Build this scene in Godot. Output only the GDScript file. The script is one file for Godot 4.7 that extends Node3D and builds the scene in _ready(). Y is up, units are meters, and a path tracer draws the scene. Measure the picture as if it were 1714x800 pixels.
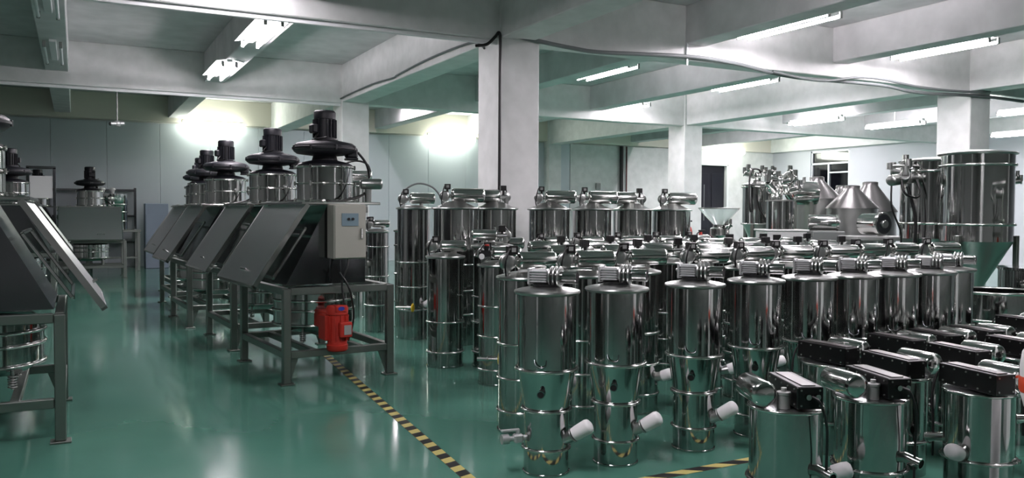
extends Node3D
# A factory hall at night: rows of steel vacuum feeders and screening stations under tube lamps.

const EYE := 1.34
var M := {}
var used := {}
var rng := RandomNumberGenerator.new()

# ---------------------------------------------------------------- mesh helpers
func mb() -> SurfaceTool:
	var st := SurfaceTool.new()
	st.begin(Mesh.PRIMITIVE_TRIANGLES)
	return st

func tri(st: SurfaceTool, a: Vector3, b: Vector3, c: Vector3, na: Vector3, nb: Vector3, nc: Vector3) -> void:
	var cr := (b - a).cross(c - a)
	if cr.length_squared() < 1e-16:
		return
	if cr.dot(na + nb + nc) > 0.0:
		st.set_normal(na); st.add_vertex(a)
		st.set_normal(nc); st.add_vertex(c)
		st.set_normal(nb); st.add_vertex(b)
	else:
		st.set_normal(na); st.add_vertex(a)
		st.set_normal(nb); st.add_vertex(b)
		st.set_normal(nc); st.add_vertex(c)

func quad(st: SurfaceTool, a: Vector3, b: Vector3, c: Vector3, d: Vector3, n: Vector3) -> void:
	tri(st, a, b, c, n, n, n)
	tri(st, a, c, d, n, n, n)

# a chamfered box centred at xf.origin
func box(st: SurfaceTool, size: Vector3, xf: Transform3D, bevel := 0.004) -> void:
	var h := size * 0.5
	var b: float = minf(bevel, minf(h.x, minf(h.y, h.z)) * 0.45)
	var bs := xf.basis
	for ax in 3:
		var u := (ax + 1) % 3
		var v := (ax + 2) % 3
		for s in [-1.0, 1.0]:
			var n := Vector3.ZERO
			n[ax] = s
			var p: Array = []
			for k in [[-1, -1], [1, -1], [1, 1], [-1, 1]]:
				var q := Vector3.ZERO
				q[ax] = s * h[ax]
				q[u] = k[0] * (h[u] - b)
				q[v] = k[1] * (h[v] - b)
				p.append(xf * q)
			quad(st, p[0], p[1], p[2], p[3], bs * n)
			# chamfer between this face and the next axis
			if b > 0.0005:
				for t in [-1.0, 1.0]:
					var n2 := Vector3.ZERO
					n2[ax] = s
					n2[u] = t
					n2 = n2.normalized()
					var e: Array = []
					for k in [[0, -1], [0, 1], [1, 1], [1, -1]]:
						var q := Vector3.ZERO
						q[ax] = s * (h[ax] - (b if k[0] == 1 else 0.0))
						q[u] = t * (h[u] - (b if k[0] == 0 else 0.0))
						q[v] = k[1] * (h[v] - b)
						e.append(xf * q)
					quad(st, e[0], e[1], e[2], e[3], bs * n2)
	if b > 0.0005:
		for sx in [-1.0, 1.0]:
			for sy in [-1.0, 1.0]:
				for sz in [-1.0, 1.0]:
					var n3 := (bs * Vector3(sx, sy, sz)).normalized()
					tri(st, xf * Vector3(sx * h.x, sy * (h.y - b), sz * (h.z - b)), xf * Vector3(sx * (h.x - b), sy * h.y, sz * (h.z - b)), xf * Vector3(sx * (h.x - b), sy * (h.y - b), sz * h.z), n3, n3, n3)

func at(x: float, y: float, z: float, turn := 0.0) -> Transform3D:
	return Transform3D(Basis(Vector3.UP, turn), Vector3(x, y, z))

# profile of [radius, height] turned round the y axis of xf; joins flatter than 40 degrees are smooth
func lathe(st: SurfaceTool, prof: Array, seg: int, xf := Transform3D.IDENTITY, closed := false) -> void:
	var n := prof.size()
	var cnt := n if closed else n - 1
	var nrm: Array = []
	for i in cnt:
		var a: Array = prof[i]
		var b: Array = prof[(i + 1) % n]
		var d := Vector2(b[0] - a[0], b[1] - a[1])
		nrm.append(Vector2(d.y, -d.x).normalized())
	for i in cnt:
		var a: Array = prof[i]
		var b: Array = prof[(i + 1) % n]
		var n0: Vector2 = nrm[i]
		var n1: Vector2 = nrm[i]
		var pi: int = i - 1 if i > 0 else (cnt - 1 if closed else -1)
		var ni: int = i + 1 if i < cnt - 1 else (0 if closed else -1)
		if pi >= 0 and nrm[pi].dot(nrm[i]) > 0.7:
			n0 = (nrm[pi] + nrm[i]).normalized()
		if ni >= 0 and nrm[ni].dot(nrm[i]) > 0.7:
			n1 = (nrm[ni] + nrm[i]).normalized()
		for k in seg:
			var t0 := TAU * k / seg
			var t1 := TAU * (k + 1) / seg
			var c0 := Vector3(cos(t0), 0, sin(t0))
			var c1 := Vector3(cos(t1), 0, sin(t1))
			var up := Vector3.UP
			var p0: Vector3 = xf * (c0 * a[0] + up * a[1])
			var p1: Vector3 = xf * (c1 * a[0] + up * a[1])
			var q0: Vector3 = xf * (c0 * b[0] + up * b[1])
			var q1: Vector3 = xf * (c1 * b[0] + up * b[1])
			var m0: Vector3 = (xf.basis * (c0 * n0.x + up * n0.y)).normalized()
			var m1: Vector3 = (xf.basis * (c1 * n0.x + up * n0.y)).normalized()
			var o0: Vector3 = (xf.basis * (c0 * n1.x + up * n1.y)).normalized()
			var o1: Vector3 = (xf.basis * (c1 * n1.x + up * n1.y)).normalized()
			tri(st, p0, p1, q1, m0, m1, o1)
			tri(st, p0, q1, q0, m0, o1, o0)

func ring(st: SurfaceTool, r: float, y: float, t := 0.008, seg := 40, xf := Transform3D.IDENTITY) -> void:
	var p: Array = []
	for k in 8:
		var a := TAU * k / 8.0
		p.append([r + cos(a) * t, y - sin(a) * t])
	p.reverse()
	lathe(st, p, seg, xf, true)

# axis transform: local y runs from a towards b
func along(a: Vector3, b: Vector3) -> Transform3D:
	var y := (b - a).normalized()
	var x := y.cross(Vector3.UP)
	if x.length() < 0.01:
		x = Vector3.RIGHT
	x = x.normalized()
	return Transform3D(Basis(x, y, x.cross(y)), a)

func rod(st: SurfaceTool, a: Vector3, b: Vector3, r: float, seg := 12, r2 := -1.0) -> void:
	var l := a.distance_to(b)
	var e: float = r if r2 < 0 else r2
	lathe(st, [[0, 0], [r, 0], [e, l], [0, l]], seg, along(a, b))

func capsule(st: SurfaceTool, a: Vector3, b: Vector3, r: float, seg := 24) -> void:
	var l := a.distance_to(b)
	var c := r * 0.35
	lathe(st, [[0, 0], [r * 0.55, c * 0.1], [r * 0.82, c * 0.42], [r * 0.96, c * 0.8], [r, c * 1.3], [r, l - c * 1.3], [r * 0.96, l - c * 0.8], [r * 0.82, l - c * 0.42], [r * 0.55, l - c * 0.1], [0, l]], seg, along(a, b))

func bar(st: SurfaceTool, a: Vector3, b: Vector3, w: float, h: float) -> void:
	var d := b - a
	var z := d.normalized()
	var x := Vector3.UP.cross(z)
	if x.length() < 0.01:
		x = Vector3.RIGHT
	x = x.normalized()
	box(st, Vector3(w, h, d.length()), Transform3D(Basis(x, z.cross(x), z), (a + b) * 0.5), 0.004)

func smooth_path(pts: Array, steps := 5) -> Array:
	var out: Array = []
	for i in pts.size() - 1:
		var p0: Vector3 = pts[maxi(i - 1, 0)]
		var p1: Vector3 = pts[i]
		var p2: Vector3 = pts[i + 1]
		var p3: Vector3 = pts[mini(i + 2, pts.size() - 1)]
		for k in steps:
			out.append(p1.cubic_interpolate(p2, p0, p3, float(k) / steps))
	out.append(pts[-1])
	return out

func hose(st: SurfaceTool, pts: Array, r: float, seg := 8, steps := 5) -> void:
	var p := smooth_path(pts, steps)
	var prev: Array = []
	var pn: Array = []
	var x := Vector3.ZERO
	for i in p.size():
		var d: Vector3 = (p[mini(i + 1, p.size() - 1)] - p[maxi(i - 1, 0)]).normalized()
		if x == Vector3.ZERO:
			x = d.cross(Vector3.UP)
			if x.length() < 0.05:
				x = d.cross(Vector3.RIGHT)
		x = (x - d * x.dot(d)).normalized()
		var y := d.cross(x)
		var cur: Array = []
		var cn: Array = []
		for k in seg:
			var t := TAU * k / seg
			var n := x * cos(t) + y * sin(t)
			cur.append(p[i] + n * r)
			cn.append(n)
		if i > 0:
			for k in seg:
				var j := (k + 1) % seg
				tri(st, prev[k], prev[j], cur[j], pn[k], pn[j], cn[j])
				tri(st, prev[k], cur[j], cur[k], pn[k], cn[j], cn[k])
		prev = cur
		pn = cn

# outline in x,y extruded along z from z0 to z1
func prism(st: SurfaceTool, poly: Array, z0: float, z1: float, xf := Transform3D.IDENTITY) -> void:
	var pv := PackedVector2Array(poly)
	var c := Vector2.ZERO
	for p in poly:
		c += p / poly.size()
	var idx := Geometry2D.triangulate_polygon(pv)
	for e in [[z0, -1.0], [z1, 1.0]]:
		var n: Vector3 = xf.basis * Vector3(0, 0, e[1])
		for i in range(0, idx.size(), 3):
			tri(st, xf * Vector3(pv[idx[i]].x, pv[idx[i]].y, e[0]), xf * Vector3(pv[idx[i + 1]].x, pv[idx[i + 1]].y, e[0]), xf * Vector3(pv[idx[i + 2]].x, pv[idx[i + 2]].y, e[0]), n, n, n)
	var clockwise := Geometry2D.is_polygon_clockwise(pv)
	for i in pv.size():
		var a := pv[i]
		var b := pv[(i + 1) % pv.size()]
		var d := (b - a).normalized()
		var n2 := Vector2(d.y, -d.x)
		if not clockwise:
			n2 = n2
		var mid := (a + b) * 0.5 + n2 * 0.001
		if Geometry2D.is_point_in_polygon(mid, pv):
			n2 = -n2
		var n := xf.basis * Vector3(n2.x, n2.y, 0)
		quad(st, xf * Vector3(a.x, a.y, z0), xf * Vector3(b.x, b.y, z0), xf * Vector3(b.x, b.y, z1), xf * Vector3(a.x, a.y, z1), n)

# ---------------------------------------------------------------- object helpers
func numbered(called: String) -> String:
	var k: int = used.get(called, 0)
	used[called] = k + 1
	return called if k == 0 else "%s_%03d" % [called, k]

func tag(o: Node, label: String, category: String, group := "") -> Node:
	o.set_meta("label", label)
	o.set_meta("category", category)
	if group:
		o.set_meta("group", group)
	return o

func obj(called: String, st: SurfaceTool, m: Material, parent: Node = null) -> MeshInstance3D:
	var o := MeshInstance3D.new()
	st.index()
	o.mesh = st.commit()
	o.material_override = m
	o.cast_shadow = GeometryInstance3D.SHADOW_CASTING_SETTING_ON
	if parent:
		o.name = called
		parent.add_child(o, true)
	else:
		o.name = numbered(called)
		add_child(o, true)
	return o

func struct(called: String, st: SurfaceTool, m: Material, parent: Node = null) -> MeshInstance3D:
	var o := obj(called, st, m, parent)
	if parent == null:
		o.set_meta("kind", "structure")
	return o

func thing(called: String, label: String, category: String, where := Vector3.ZERO, turn := 0.0, group := "") -> Node3D:
	var o := Node3D.new()
	o.name = numbered(called)
	add_child(o, true)
	o.position = where
	o.rotation.y = turn
	tag(o, label, category, group)
	return o

func copy(src: Node3D, label: String, where: Vector3, turn := 0.0, group := "") -> Node3D:
	var called := str(src.name)
	var c: Node3D = src.duplicate()
	var us := called.rfind("_")
	if us > 0 and called.substr(us + 1).is_valid_int():
		called = called.substr(0, us)
	c.name = numbered(called)
	add_child(c, true)
	c.position = where
	c.rotation.y = turn
	c.set_meta("label", label)
	if group:
		c.set_meta("group", group)
	return c

func mat(called: String, c: Color, rough: float, metal := 0.0) -> StandardMaterial3D:
	var m := StandardMaterial3D.new()
	m.resource_name = called
	m.albedo_color = c
	m.roughness = rough
	m.metallic = metal
	M[called] = m
	return m

func noise_tex(freq: float, lo: Color, hi: Color, sd: int, oct := 4, size := 512) -> NoiseTexture2D:
	var n := FastNoiseLite.new()
	n.seed = sd
	n.frequency = freq
	n.fractal_octaves = oct
	var t := NoiseTexture2D.new()
	t.width = size
	t.height = size
	t.seamless = true
	t.noise = n
	var g := Gradient.new()
	g.set_color(0, lo)
	g.set_color(1, hi)
	t.color_ramp = g
	return t

func world_map(m: StandardMaterial3D, s: float) -> void:
	m.uv1_triplanar = true
	m.uv1_world_triplanar = true
	m.uv1_scale = Vector3.ONE * s

func materials() -> void:
	var f := mat("green_epoxy", Color(1, 1, 1), 1.0)
	f.albedo_texture = noise_tex(0.006, Color(0.255, 0.435, 0.378), Color(0.295, 0.475, 0.415), 3, 3)
	f.roughness_texture = noise_tex(0.008, Color(0.085, 0.085, 0.085), Color(0.14, 0.14, 0.14), 8, 3)
	f.metallic_specular = 0.42
	world_map(f, 0.22)
	var w := mat("white_plaster", Color(1, 1, 1), 0.85)
	w.albedo_texture = noise_tex(0.02, Color(0.80, 0.81, 0.80), Color(0.87, 0.875, 0.87), 5, 4)
	world_map(w, 0.3)
	var c := mat("ceiling_paint", Color(1, 1, 1), 0.9)
	c.albedo_texture = noise_tex(0.015, Color(0.74, 0.745, 0.745), Color(0.83, 0.83, 0.83), 6, 4)
	world_map(c, 0.25)
	mat("cream_plaster", Color(0.86, 0.84, 0.79), 0.9)
	mat("wall_panel", Color(0.76, 0.79, 0.81), 0.6)
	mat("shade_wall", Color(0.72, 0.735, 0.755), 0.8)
	var s := mat("polished_steel", Color(0.70, 0.705, 0.70), 0.085, 1.0)
	s.roughness = 1.0
	s.roughness_texture = noise_tex(0.03, Color(0.055, 0.055, 0.055), Color(0.13, 0.13, 0.13), 21, 3, 256)
	s.uv1_triplanar = true
	s.uv1_scale = Vector3(3, 1, 3)
	mat("bright_steel", Color(0.80, 0.80, 0.79), 0.12, 1.0)
	mat("satin_steel", Color(0.66, 0.67, 0.66), 0.30, 1.0)
	mat("brushed_steel", Color(0.60, 0.62, 0.61), 0.42, 1.0)
	mat("lid_steel", Color(0.76, 0.765, 0.77), 0.34, 1.0)
	mat("dark_steel", Color(0.46, 0.47, 0.48), 0.13, 1.0)
	mat("frame_steel", Color(0.52, 0.54, 0.52), 0.38, 1.0)
	mat("cast_aluminium", Color(0.72, 0.73, 0.73), 0.42, 0.7)
	mat("navy_paint", Color(0.062, 0.07, 0.098), 0.5)
	mat("black_plastic", Color(0.035, 0.036, 0.04), 0.4)
	mat("black_box", Color(0.04, 0.042, 0.046), 0.32, 0.2)
	mat("dull_plate", Color(0.46, 0.46, 0.455), 0.33, 0.9)
	mat("black_hollow", Color(0.006, 0.006, 0.007), 0.8)
	mat("red_paint", Color(0.64, 0.14, 0.09), 0.5)
	mat("orange_paint", Color(0.80, 0.27, 0.13), 0.5)
	mat("yellow_paint", Color(0.82, 0.70, 0.10), 0.5)
	mat("blue_plate", Color(0.10, 0.18, 0.55), 0.5)
	mat("grey_plate", Color(0.55, 0.56, 0.55), 0.5, 0.3)
	mat("white_wrap", Color(0.86, 0.86, 0.86), 0.75)
	mat("cabinet_paint", Color(0.66, 0.66, 0.62), 0.4, 0.35)
	mat("panel_blue", Color(0.42, 0.50, 0.54), 0.5)
	mat("tape_yellow", Color(0.66, 0.62, 0.36), 0.6)
	mat("tape_black", Color(0.03, 0.035, 0.035), 0.55)
	mat("grey_cable", Color(0.42, 0.44, 0.44), 0.6)
	mat("navy_door", Color(0.05, 0.055, 0.10), 0.3)
	mat("alu_frame", Color(0.70, 0.72, 0.74), 0.4, 0.4)
	mat("night_glass", Color(0.02, 0.025, 0.045), 0.06)
	mat("white_sheet", Color(0.85, 0.855, 0.85), 0.5)
	mat("grey_sheet", Color(0.42, 0.44, 0.43), 0.5)
	mat("blue_grey_sheet", Color(0.58, 0.63, 0.70), 0.5)
	var g := mat("clear_plastic", Color(0.86, 0.92, 0.90, 0.35), 0.12)
	g.transparency = BaseMaterial3D.TRANSPARENCY_ALPHA
	var t := mat("lamp_tube", Color(1, 1, 1), 0.4)
	t.emission_enabled = true
	t.emission = Color(1.0, 0.96, 0.99)
	t.emission_energy_multiplier = 70.0
	var d := mat("lamp_diffuser", Color(1, 1, 1), 0.5)
	d.emission_enabled = true
	d.emission = Color(0.98, 1.0, 0.95)
	d.emission_energy_multiplier = 14.0
	mat("lamp_white", Color(0.88, 0.89, 0.89), 0.4)

# ---------------------------------------------------------------- setting
func camera_and_light() -> void:
	var cam := Camera3D.new()
	cam.name = "camera"
	cam.fov = rad_to_deg(2.0 * atan(400.0 / 1400.0))
	cam.near = 0.05
	cam.far = 100.0
	cam.position = Vector3(0, EYE, 0)
	cam.rotation = Vector3(deg_to_rad(-1.83), deg_to_rad(-27.53), deg_to_rad(0.3))
	add_child(cam)
	cam.current = true
	var env := Environment.new()
	env.background_mode = Environment.BG_COLOR
	env.background_color = Color(0.012, 0.015, 0.025)
	env.ambient_light_source = Environment.AMBIENT_SOURCE_DISABLED
	env.tonemap_mode = Environment.TONE_MAPPER_LINEAR
	env.tonemap_exposure = 1.35
	env.sdfgi_enabled = true
	env.ssao_enabled = true
	env.ssil_enabled = true
	var we := WorldEnvironment.new()
	we.name = "environment"
	we.environment = env
	add_child(we)

const FX := 0.10
const CX := 0.06
const LAMP_POWER := 5.0

func slab(called: String, size: Vector3, c: Vector3, m: String, bevel := 0.0) -> MeshInstance3D:
	var st := mb()
	box(st, size, at(c.x, c.y, c.z), bevel)
	return struct(called, st, M[m])

func span(called: String, lo: Vector3, hi: Vector3, m: String, bevel := 0.0) -> MeshInstance3D:
	return slab(called, hi - lo, (hi + lo) * 0.5, m, bevel)

func setting() -> void:
	span("floor", Vector3(-8.9, -0.3, -22.1), Vector3(22.0, 0, 6.3), "green_epoxy")
	span("ceiling", Vector3(-8.9, 4.05, -22.1), Vector3(22.0, 4.35, 6.3), "ceiling_paint")
	span("wall_left", Vector3(-8.9, 0, -21.75), Vector3(-8.6, 4.05, 6.0), "white_plaster")
	span("wall_front", Vector3(-8.9, 0, 6.0), Vector3(22.0, 4.05, 6.3), "white_plaster")
	# back wall: masonry with sandwich panels up to 3.42 m, left of the door
	var wb := span("wall_back", Vector3(-8.9, 0, -22.1), Vector3(18.2, 4.05, -21.8), "white_plaster")
	var k := 0
	var x := -8.55
	while x < 12.3:
		var st := mb()
		box(st, Vector3(1.145, 3.42, 0.05), at(x + 0.575, 1.71, -21.775) , 0.004)
		obj("wall_panel", st, M["wall_panel"], wb).position = -wb.position
		x += 1.15
		k += 1
	var wb2 := mb()
	box(wb2, Vector3(4.88, 3.42, 0.05), at(15.76, 1.71, -21.775), 0.002)
	obj("wall_panel", wb2, M["white_plaster"], wb).position = -wb.position
	span("wall_back_end", Vector3(19.6, 0, -22.1), Vector3(22.0, 4.05, -21.8), "white_plaster")
	span("wall_back_lintel", Vector3(18.2, 3.0, -22.1), Vector3(19.6, 4.05, -21.8), "white_plaster")
	# right wall with the window
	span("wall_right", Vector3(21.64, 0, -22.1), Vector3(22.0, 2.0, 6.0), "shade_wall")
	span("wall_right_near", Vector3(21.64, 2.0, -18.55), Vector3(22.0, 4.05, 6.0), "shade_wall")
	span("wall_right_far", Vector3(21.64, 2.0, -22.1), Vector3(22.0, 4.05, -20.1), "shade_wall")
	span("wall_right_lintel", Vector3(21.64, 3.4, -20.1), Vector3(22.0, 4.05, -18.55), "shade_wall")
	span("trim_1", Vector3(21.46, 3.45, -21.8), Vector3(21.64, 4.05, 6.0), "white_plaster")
	# columns
	for cx in [-4.21, 4.37, 12.95]:
		for cz in [-8.7, -15.2, -1.0]:
			var x0: float = 12.36 if cx > 10.0 and cz < -10.0 else cx
			span("column", Vector3(x0, 0, cz - 0.6), Vector3(x0 + 0.52, 4.05, cz), "white_plaster", 0.012)
	span("column", Vector3(12.4, 0, -21.8), Vector3(12.82, 4.05, -21.45), "white_plaster", 0.01)
	# beams across and along
	for cz in [-1.0, -8.7, -15.2]:
		span("ceiling_beam", Vector3(-8.6, 3.34, cz - 0.3), Vector3(21.64, 4.05, cz - 0.02), "white_plaster", 0.01)
	span("ceiling_beam", Vector3(-8.6, 3.45, -21.8), Vector3(16.45, 4.05, -21.55), "cream_plaster", 0.01)
	span("ceiling_beam", Vector3(16.45, 3.45, -21.8), Vector3(21.64, 4.05, -21.72), "cream_plaster", 0.01)
	for cx in [-4.2, 4.38, 12.96]:
		span("ceiling_beam", Vector3(cx, 3.36, -9.0), Vector3(cx + 0.43, 4.05, 6.0), "white_plaster", 0.01)
		var x1: float = 12.42 if cx > 10.0 else cx
		span("ceiling_beam", Vector3(x1, 3.36, -21.7), Vector3(x1 + 0.43, 4.05, -9.0), "white_plaster", 0.01)
	for cx in [-6.6, -2.7, -0.41, 1.97, 7.09, 9.8, 15.4, 18.3]:
		span("ceiling_beam", Vector3(cx, 3.55, -21.7), Vector3(cx + 0.33, 4.05, 6.0), "ceiling_paint", 0.01)
	for cz in [-8.7, -15.2]:
		var st := mb()
		box(st, Vector3(8.2, 0.05, 0.05), at(0.3, 3.315, cz - 0.1), 0.005)
		struct("trim_2" if cz > -10 else "trim_3", st, M["lamp_white"])
	# door in the back wall
	var d := Node3D.new()
	d.name = "door_1"
	add_child(d)
	d.position = Vector3(18.9, 0, -21.85)
	d.set_meta("kind", "structure")
	var st := mb()
	box(st, Vector3(1.24, 2.94, 0.06), at(0, 1.47, -0.08), 0.004)
	obj("door_leaf", st, M["navy_door"], d)
	st = mb()
	box(st, Vector3(0.08, 2.98, 0.14), at(-0.66, 1.49, 0.02), 0.004)
	box(st, Vector3(0.08, 2.98, 0.14), at(0.66, 1.49, 0.02), 0.004)
	box(st, Vector3(1.4, 0.08, 0.14), at(0, 2.98, 0.02), 0.004)
	obj("door_frame", st, M["lamp_white"], d)
	for px in [-0.3, 0.3]:
		for py in [0.75, 2.1]:
			st = mb()
			box(st, Vector3(0.46, 1.15, 0.02), at(px, py, -0.04), 0.006)
			obj("door_panel", st, M["navy_door"], d)
	st = mb()
	rod(st, Vector3(-0.26, 1.1, -0.03), Vector3(-0.26, 2.3, -0.03), 0.012)
	obj("pull_bar", st, M["satin_steel"], d)
	# window in the right wall
	var w := Node3D.new()
	w.name = "window_1"
	add_child(w)
	w.position = Vector3(21.7, 2.0, -19.32)
	w.set_meta("kind", "structure")
	st = mb()
	for e in [-0.75, -0.06, 0.75]:
		box(st, Vector3(0.07, 1.4 if absf(e) > 0.5 else 0.98, 0.06), at(0, 0.7 if absf(e) > 0.5 else 0.49, e), 0.004)
	for e in [0.03, 0.98, 1.37]:
		box(st, Vector3(0.07, 0.06, 1.55), at(0, e, 0), 0.004)
	box(st, Vector3(0.07, 0.05, 0.74), at(0, 0.68, 0.35), 0.004)
	obj("window_frame", st, M["alu_frame"], w)
	for p in [[0.5, -0.4, 0.9, 0.62], [0.33, 0.35, 0.62, 0.72], [0.84, 0.35, 0.26, 0.72], [1.17, 0.0, 0.33, 1.44]]:
		st = mb()
		box(st, Vector3(0.012, p[2], p[3]), at(0.02, p[0], p[1]), 0.0)
		obj("pane", st, M["night_glass"], w)

func tube_lamp(x: float, z: float, y: float, label: String, turn := 0.0, power := 1.0, length := 1.45, hood := false, lit := true) -> void:
	var t := thing("tube_lamp", label, "ceiling lamp", Vector3(x, y, z), turn, "twin tube lamps under the ceiling")
	var st := mb()
	box(st, Vector3(0.085, 0.055, length + 0.06), at(0, 0.075, 0), 0.006)
	obj("housing", st, M["lamp_white"], t)
	if hood:
		for s in [-1.0, 1.0]:
			st = mb()
			prism(st, [Vector2(s * 0.04, 0.09), Vector2(s * 0.19, 0.06), Vector2(s * 0.19, 0.052), Vector2(s * 0.04, 0.082)], -length * 0.5 - 0.04, length * 0.5 + 0.04)
			obj("reflector", st, M["lamp_white"], t)
	for s in [-1.0, 1.0]:
		st = mb()
		rod(st, Vector3(s * 0.095, 0.0, -length * 0.5), Vector3(s * 0.095, 0.0, length * 0.5), 0.018, 14)
		obj("lamp_tube", st, M["lamp_tube" if lit else "lamp_white"], t)
		for e in [-1.0, 1.0]:
			st = mb()
			box(st, Vector3(0.04, 0.085, 0.022), at(s * 0.095, 0.018, e * (length * 0.5 + 0.012)), 0.004)
			obj("tube_holder", st, M["grey_plate"], t)
		if not lit:
			continue
		var al := AreaLight3D.new()
		al.name = "tube_light"
		al.area_size = Vector2(0.03, length)
		al.area_normalize_energy = true
		al.light_energy = LAMP_POWER * power * 0.5
		al.light_color = Color(1.0, 0.96, 0.99)
		al.area_range = 40.0
		al.area_attenuation = 2.0
		al.shadow_enabled = true
		al.position = Vector3(s * 0.095, -0.022, 0)
		al.rotation.x = -PI / 2
		t.add_child(al, true)
	if y < 3.53 or y > 3.56:
		st = mb()
		rod(st, Vector3(0, 0.1, 0), Vector3(0, 4.05 - y, 0), 0.009, 8)
		obj("hanger_rod", st, M["lamp_white"], t)

func wall_lamp(x: float, y: float, label: String, power: float) -> void:
	var t := thing("wall_lamp", label, "wall lamp", Vector3(x, y, -21.55))
	var st := mb()
	box(st, Vector3(1.42, 0.26, 0.04), at(0, 0, 0.02), 0.008)
	obj("housing", st, M["lamp_white"], t)
	st = mb()
	capsule(st, Vector3(-0.7, 0, 0.075), Vector3(0.7, 0, 0.075), 0.11, 24)
	obj("lamp_diffuser", st, M["lamp_diffuser"], t)
	var al := AreaLight3D.new()
	al.name = "wall_light"
	al.area_size = Vector2(1.3, 0.26)
	al.area_normalize_energy = true
	al.light_energy = power
	al.light_color = Color(0.98, 1.0, 0.94)
	al.area_range = 40.0
	al.area_attenuation = 2.0
	al.shadow_enabled = true
	al.position = Vector3(0, 0, 0.25)
	al.rotation.y = PI
	t.add_child(al, true)

func lamps() -> void:
	tube_lamp(7.68, -7.55, 3.6, "largest lit twin tube lamp hanging before the crossbeam between the two near columns")
	tube_lamp(10.64, -7.58, 3.6, "twin tube lamp high at the right, hanging above the big steel hopper tanks")
	tube_lamp(10.5, -11.3, 3.6, "twin tube lamp just under the crossbeam, midway between the door and the largest lamp")
	tube_lamp(10.62, -15.05, 3.6, "small twin tube lamp right of the white main column, lower of the two there")
	tube_lamp(7.66, -11.4, 3.6, "twin tube lamp right of the white main column, upper of the two there")
	tube_lamp(15.1, -13.9, 3.45, "small twin tube lamp in front of the dark wall window")
	tube_lamp(16.95, -13.25, 3.4, "small twin tube lamp touching the left edge of the right white column")
	tube_lamp(16.55, -9.75, 3.35, "twin tube lamp cut by the frame, upper one beyond the right column")
	tube_lamp(19.4, -11.7, 3.2, "twin tube lamp cut by the frame, lower one beyond the right column")
	tube_lamp(2.02, -10.5, 3.47, "near double tube lamp glowing below the grey ceiling at left", 0.0, 1.0, 1.45, true)
	tube_lamp(2.02, -13.6, 3.47, "far double tube lamp glowing below the grey ceiling at left", 0.0, 1.0, 1.45, true)
	tube_lamp(1.35, -8.0, 3.6, "short twin tube lamp of the near bay over the aisle, above the picture", PI / 2, 0.5, 0.6)
	tube_lamp(5.6, -4.6, 3.6, "twin tube lamp of the near bay over the steel feeders, above the picture", 0.0, 0.7)
	tube_lamp(9.9, -4.2, 3.6, "twin tube lamp of the near bay right of the feeders, above the picture")
	tube_lamp(5.6, -0.9 + -1.3, 3.6, "twin tube lamp over the near end of the feeders, right of the camera", 0.0, 0.8)
	tube_lamp(0.4, -2.6, 3.6, "twin tube lamp over the near end of the aisle, above the camera", 0.0, 1.4)
	tube_lamp(-0.25, -9.9, 3.47, "nearer unlit twin tube lamp under the beam at the upper left corner", 0.0, 0.0, 1.45, false, false)
	tube_lamp(-0.25, -13.2, 3.47, "farther unlit twin tube lamp under the beam at the upper left", 0.0, 0.0, 1.45, false, false)
	for e in [[7.0, 1.3], [15.8, 3.2], [19.3, 1.2]]:
		tube_lamp(e[0], -18.6, 3.9, "tube lamp on the ceiling before the back wall, %s" % {7.0: "in the middle", 15.8: "right of middle", 19.3: "at the right wall"}[e[0]], 0.0, e[1])
	wall_lamp(2.99, 3.38, "long glowing wall lamp on the panelled back wall behind the fan motors", 2.6)
	wall_lamp(9.3, 3.38, "glowing wall lamp half hidden by the white main column", 4.5)
	wall_lamp(19.29, 3.42, "glowing wall lamp above the dark blue door", 6.0)

# ---------------------------------------------------------------- feeders
func crown_valve(t: Node3D, y: float) -> void:
	# ribbed aluminium actuator, flanges and an open pipe, lying across the lid
	var st := mb()
	lathe(st, [[0, y], [0.075, y], [0.075, y + 0.014], [0, y + 0.014]], 24)
	obj("mounting_plate", st, M["black_plastic"], t)
	st = mb()
	box(st, Vector3(0.1, 0.075, 0.075), at(-0.035, y + 0.054, 0), 0.012)
	for k in 5:
		for s in [-1.0, 1.0]:
			box(st, Vector3(0.092, 0.006, 0.008), at(-0.035, y + 0.028 + k * 0.013, s * 0.04), 0.001)
	box(st, Vector3(0.012, 0.085, 0.085), at(-0.088, y + 0.054, 0), 0.008)
	obj("valve_actuator", st, M["cast_aluminium"], t).rotation.y = -0.45
	st = mb()
	for k in 3:
		var xf := along(Vector3(0.02 + k * 0.022, y + 0.053, 0), Vector3(1, y + 0.053, 0))
		lathe(st, [[0, 0], [0.052, 0], [0.056, 0.003], [0.056, 0.009], [0.052, 0.012], [0, 0.012]], 24, xf)
	obj("clamp_flange", st, M["satin_steel"], t).rotation.y = -0.45
	st = mb()
	var a := along(Vector3(0.03, y + 0.053, 0), Vector3(1, y + 0.053, 0))
	lathe(st, [[0.032, 0], [0.032, 0.125], [0.034, 0.128], [0.034, 0.133], [0.028, 0.133], [0.028, 0.03]], 24, a)
	rod(st, Vector3(0.03, y, 0), Vector3(0.03, y + 0.05, 0), 0.026, 16)
	var p := obj("outlet_pipe", st, M["polished_steel"], t)
	p.rotation.y = -0.45
	st = mb()
	lathe(st, [[0.0, 0.1315], [0.0285, 0.1315], [0.0285, 0.125], [0, 0.125]], 20, a)
	obj("pipe_bore", st, M["black_hollow"], p)

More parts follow.
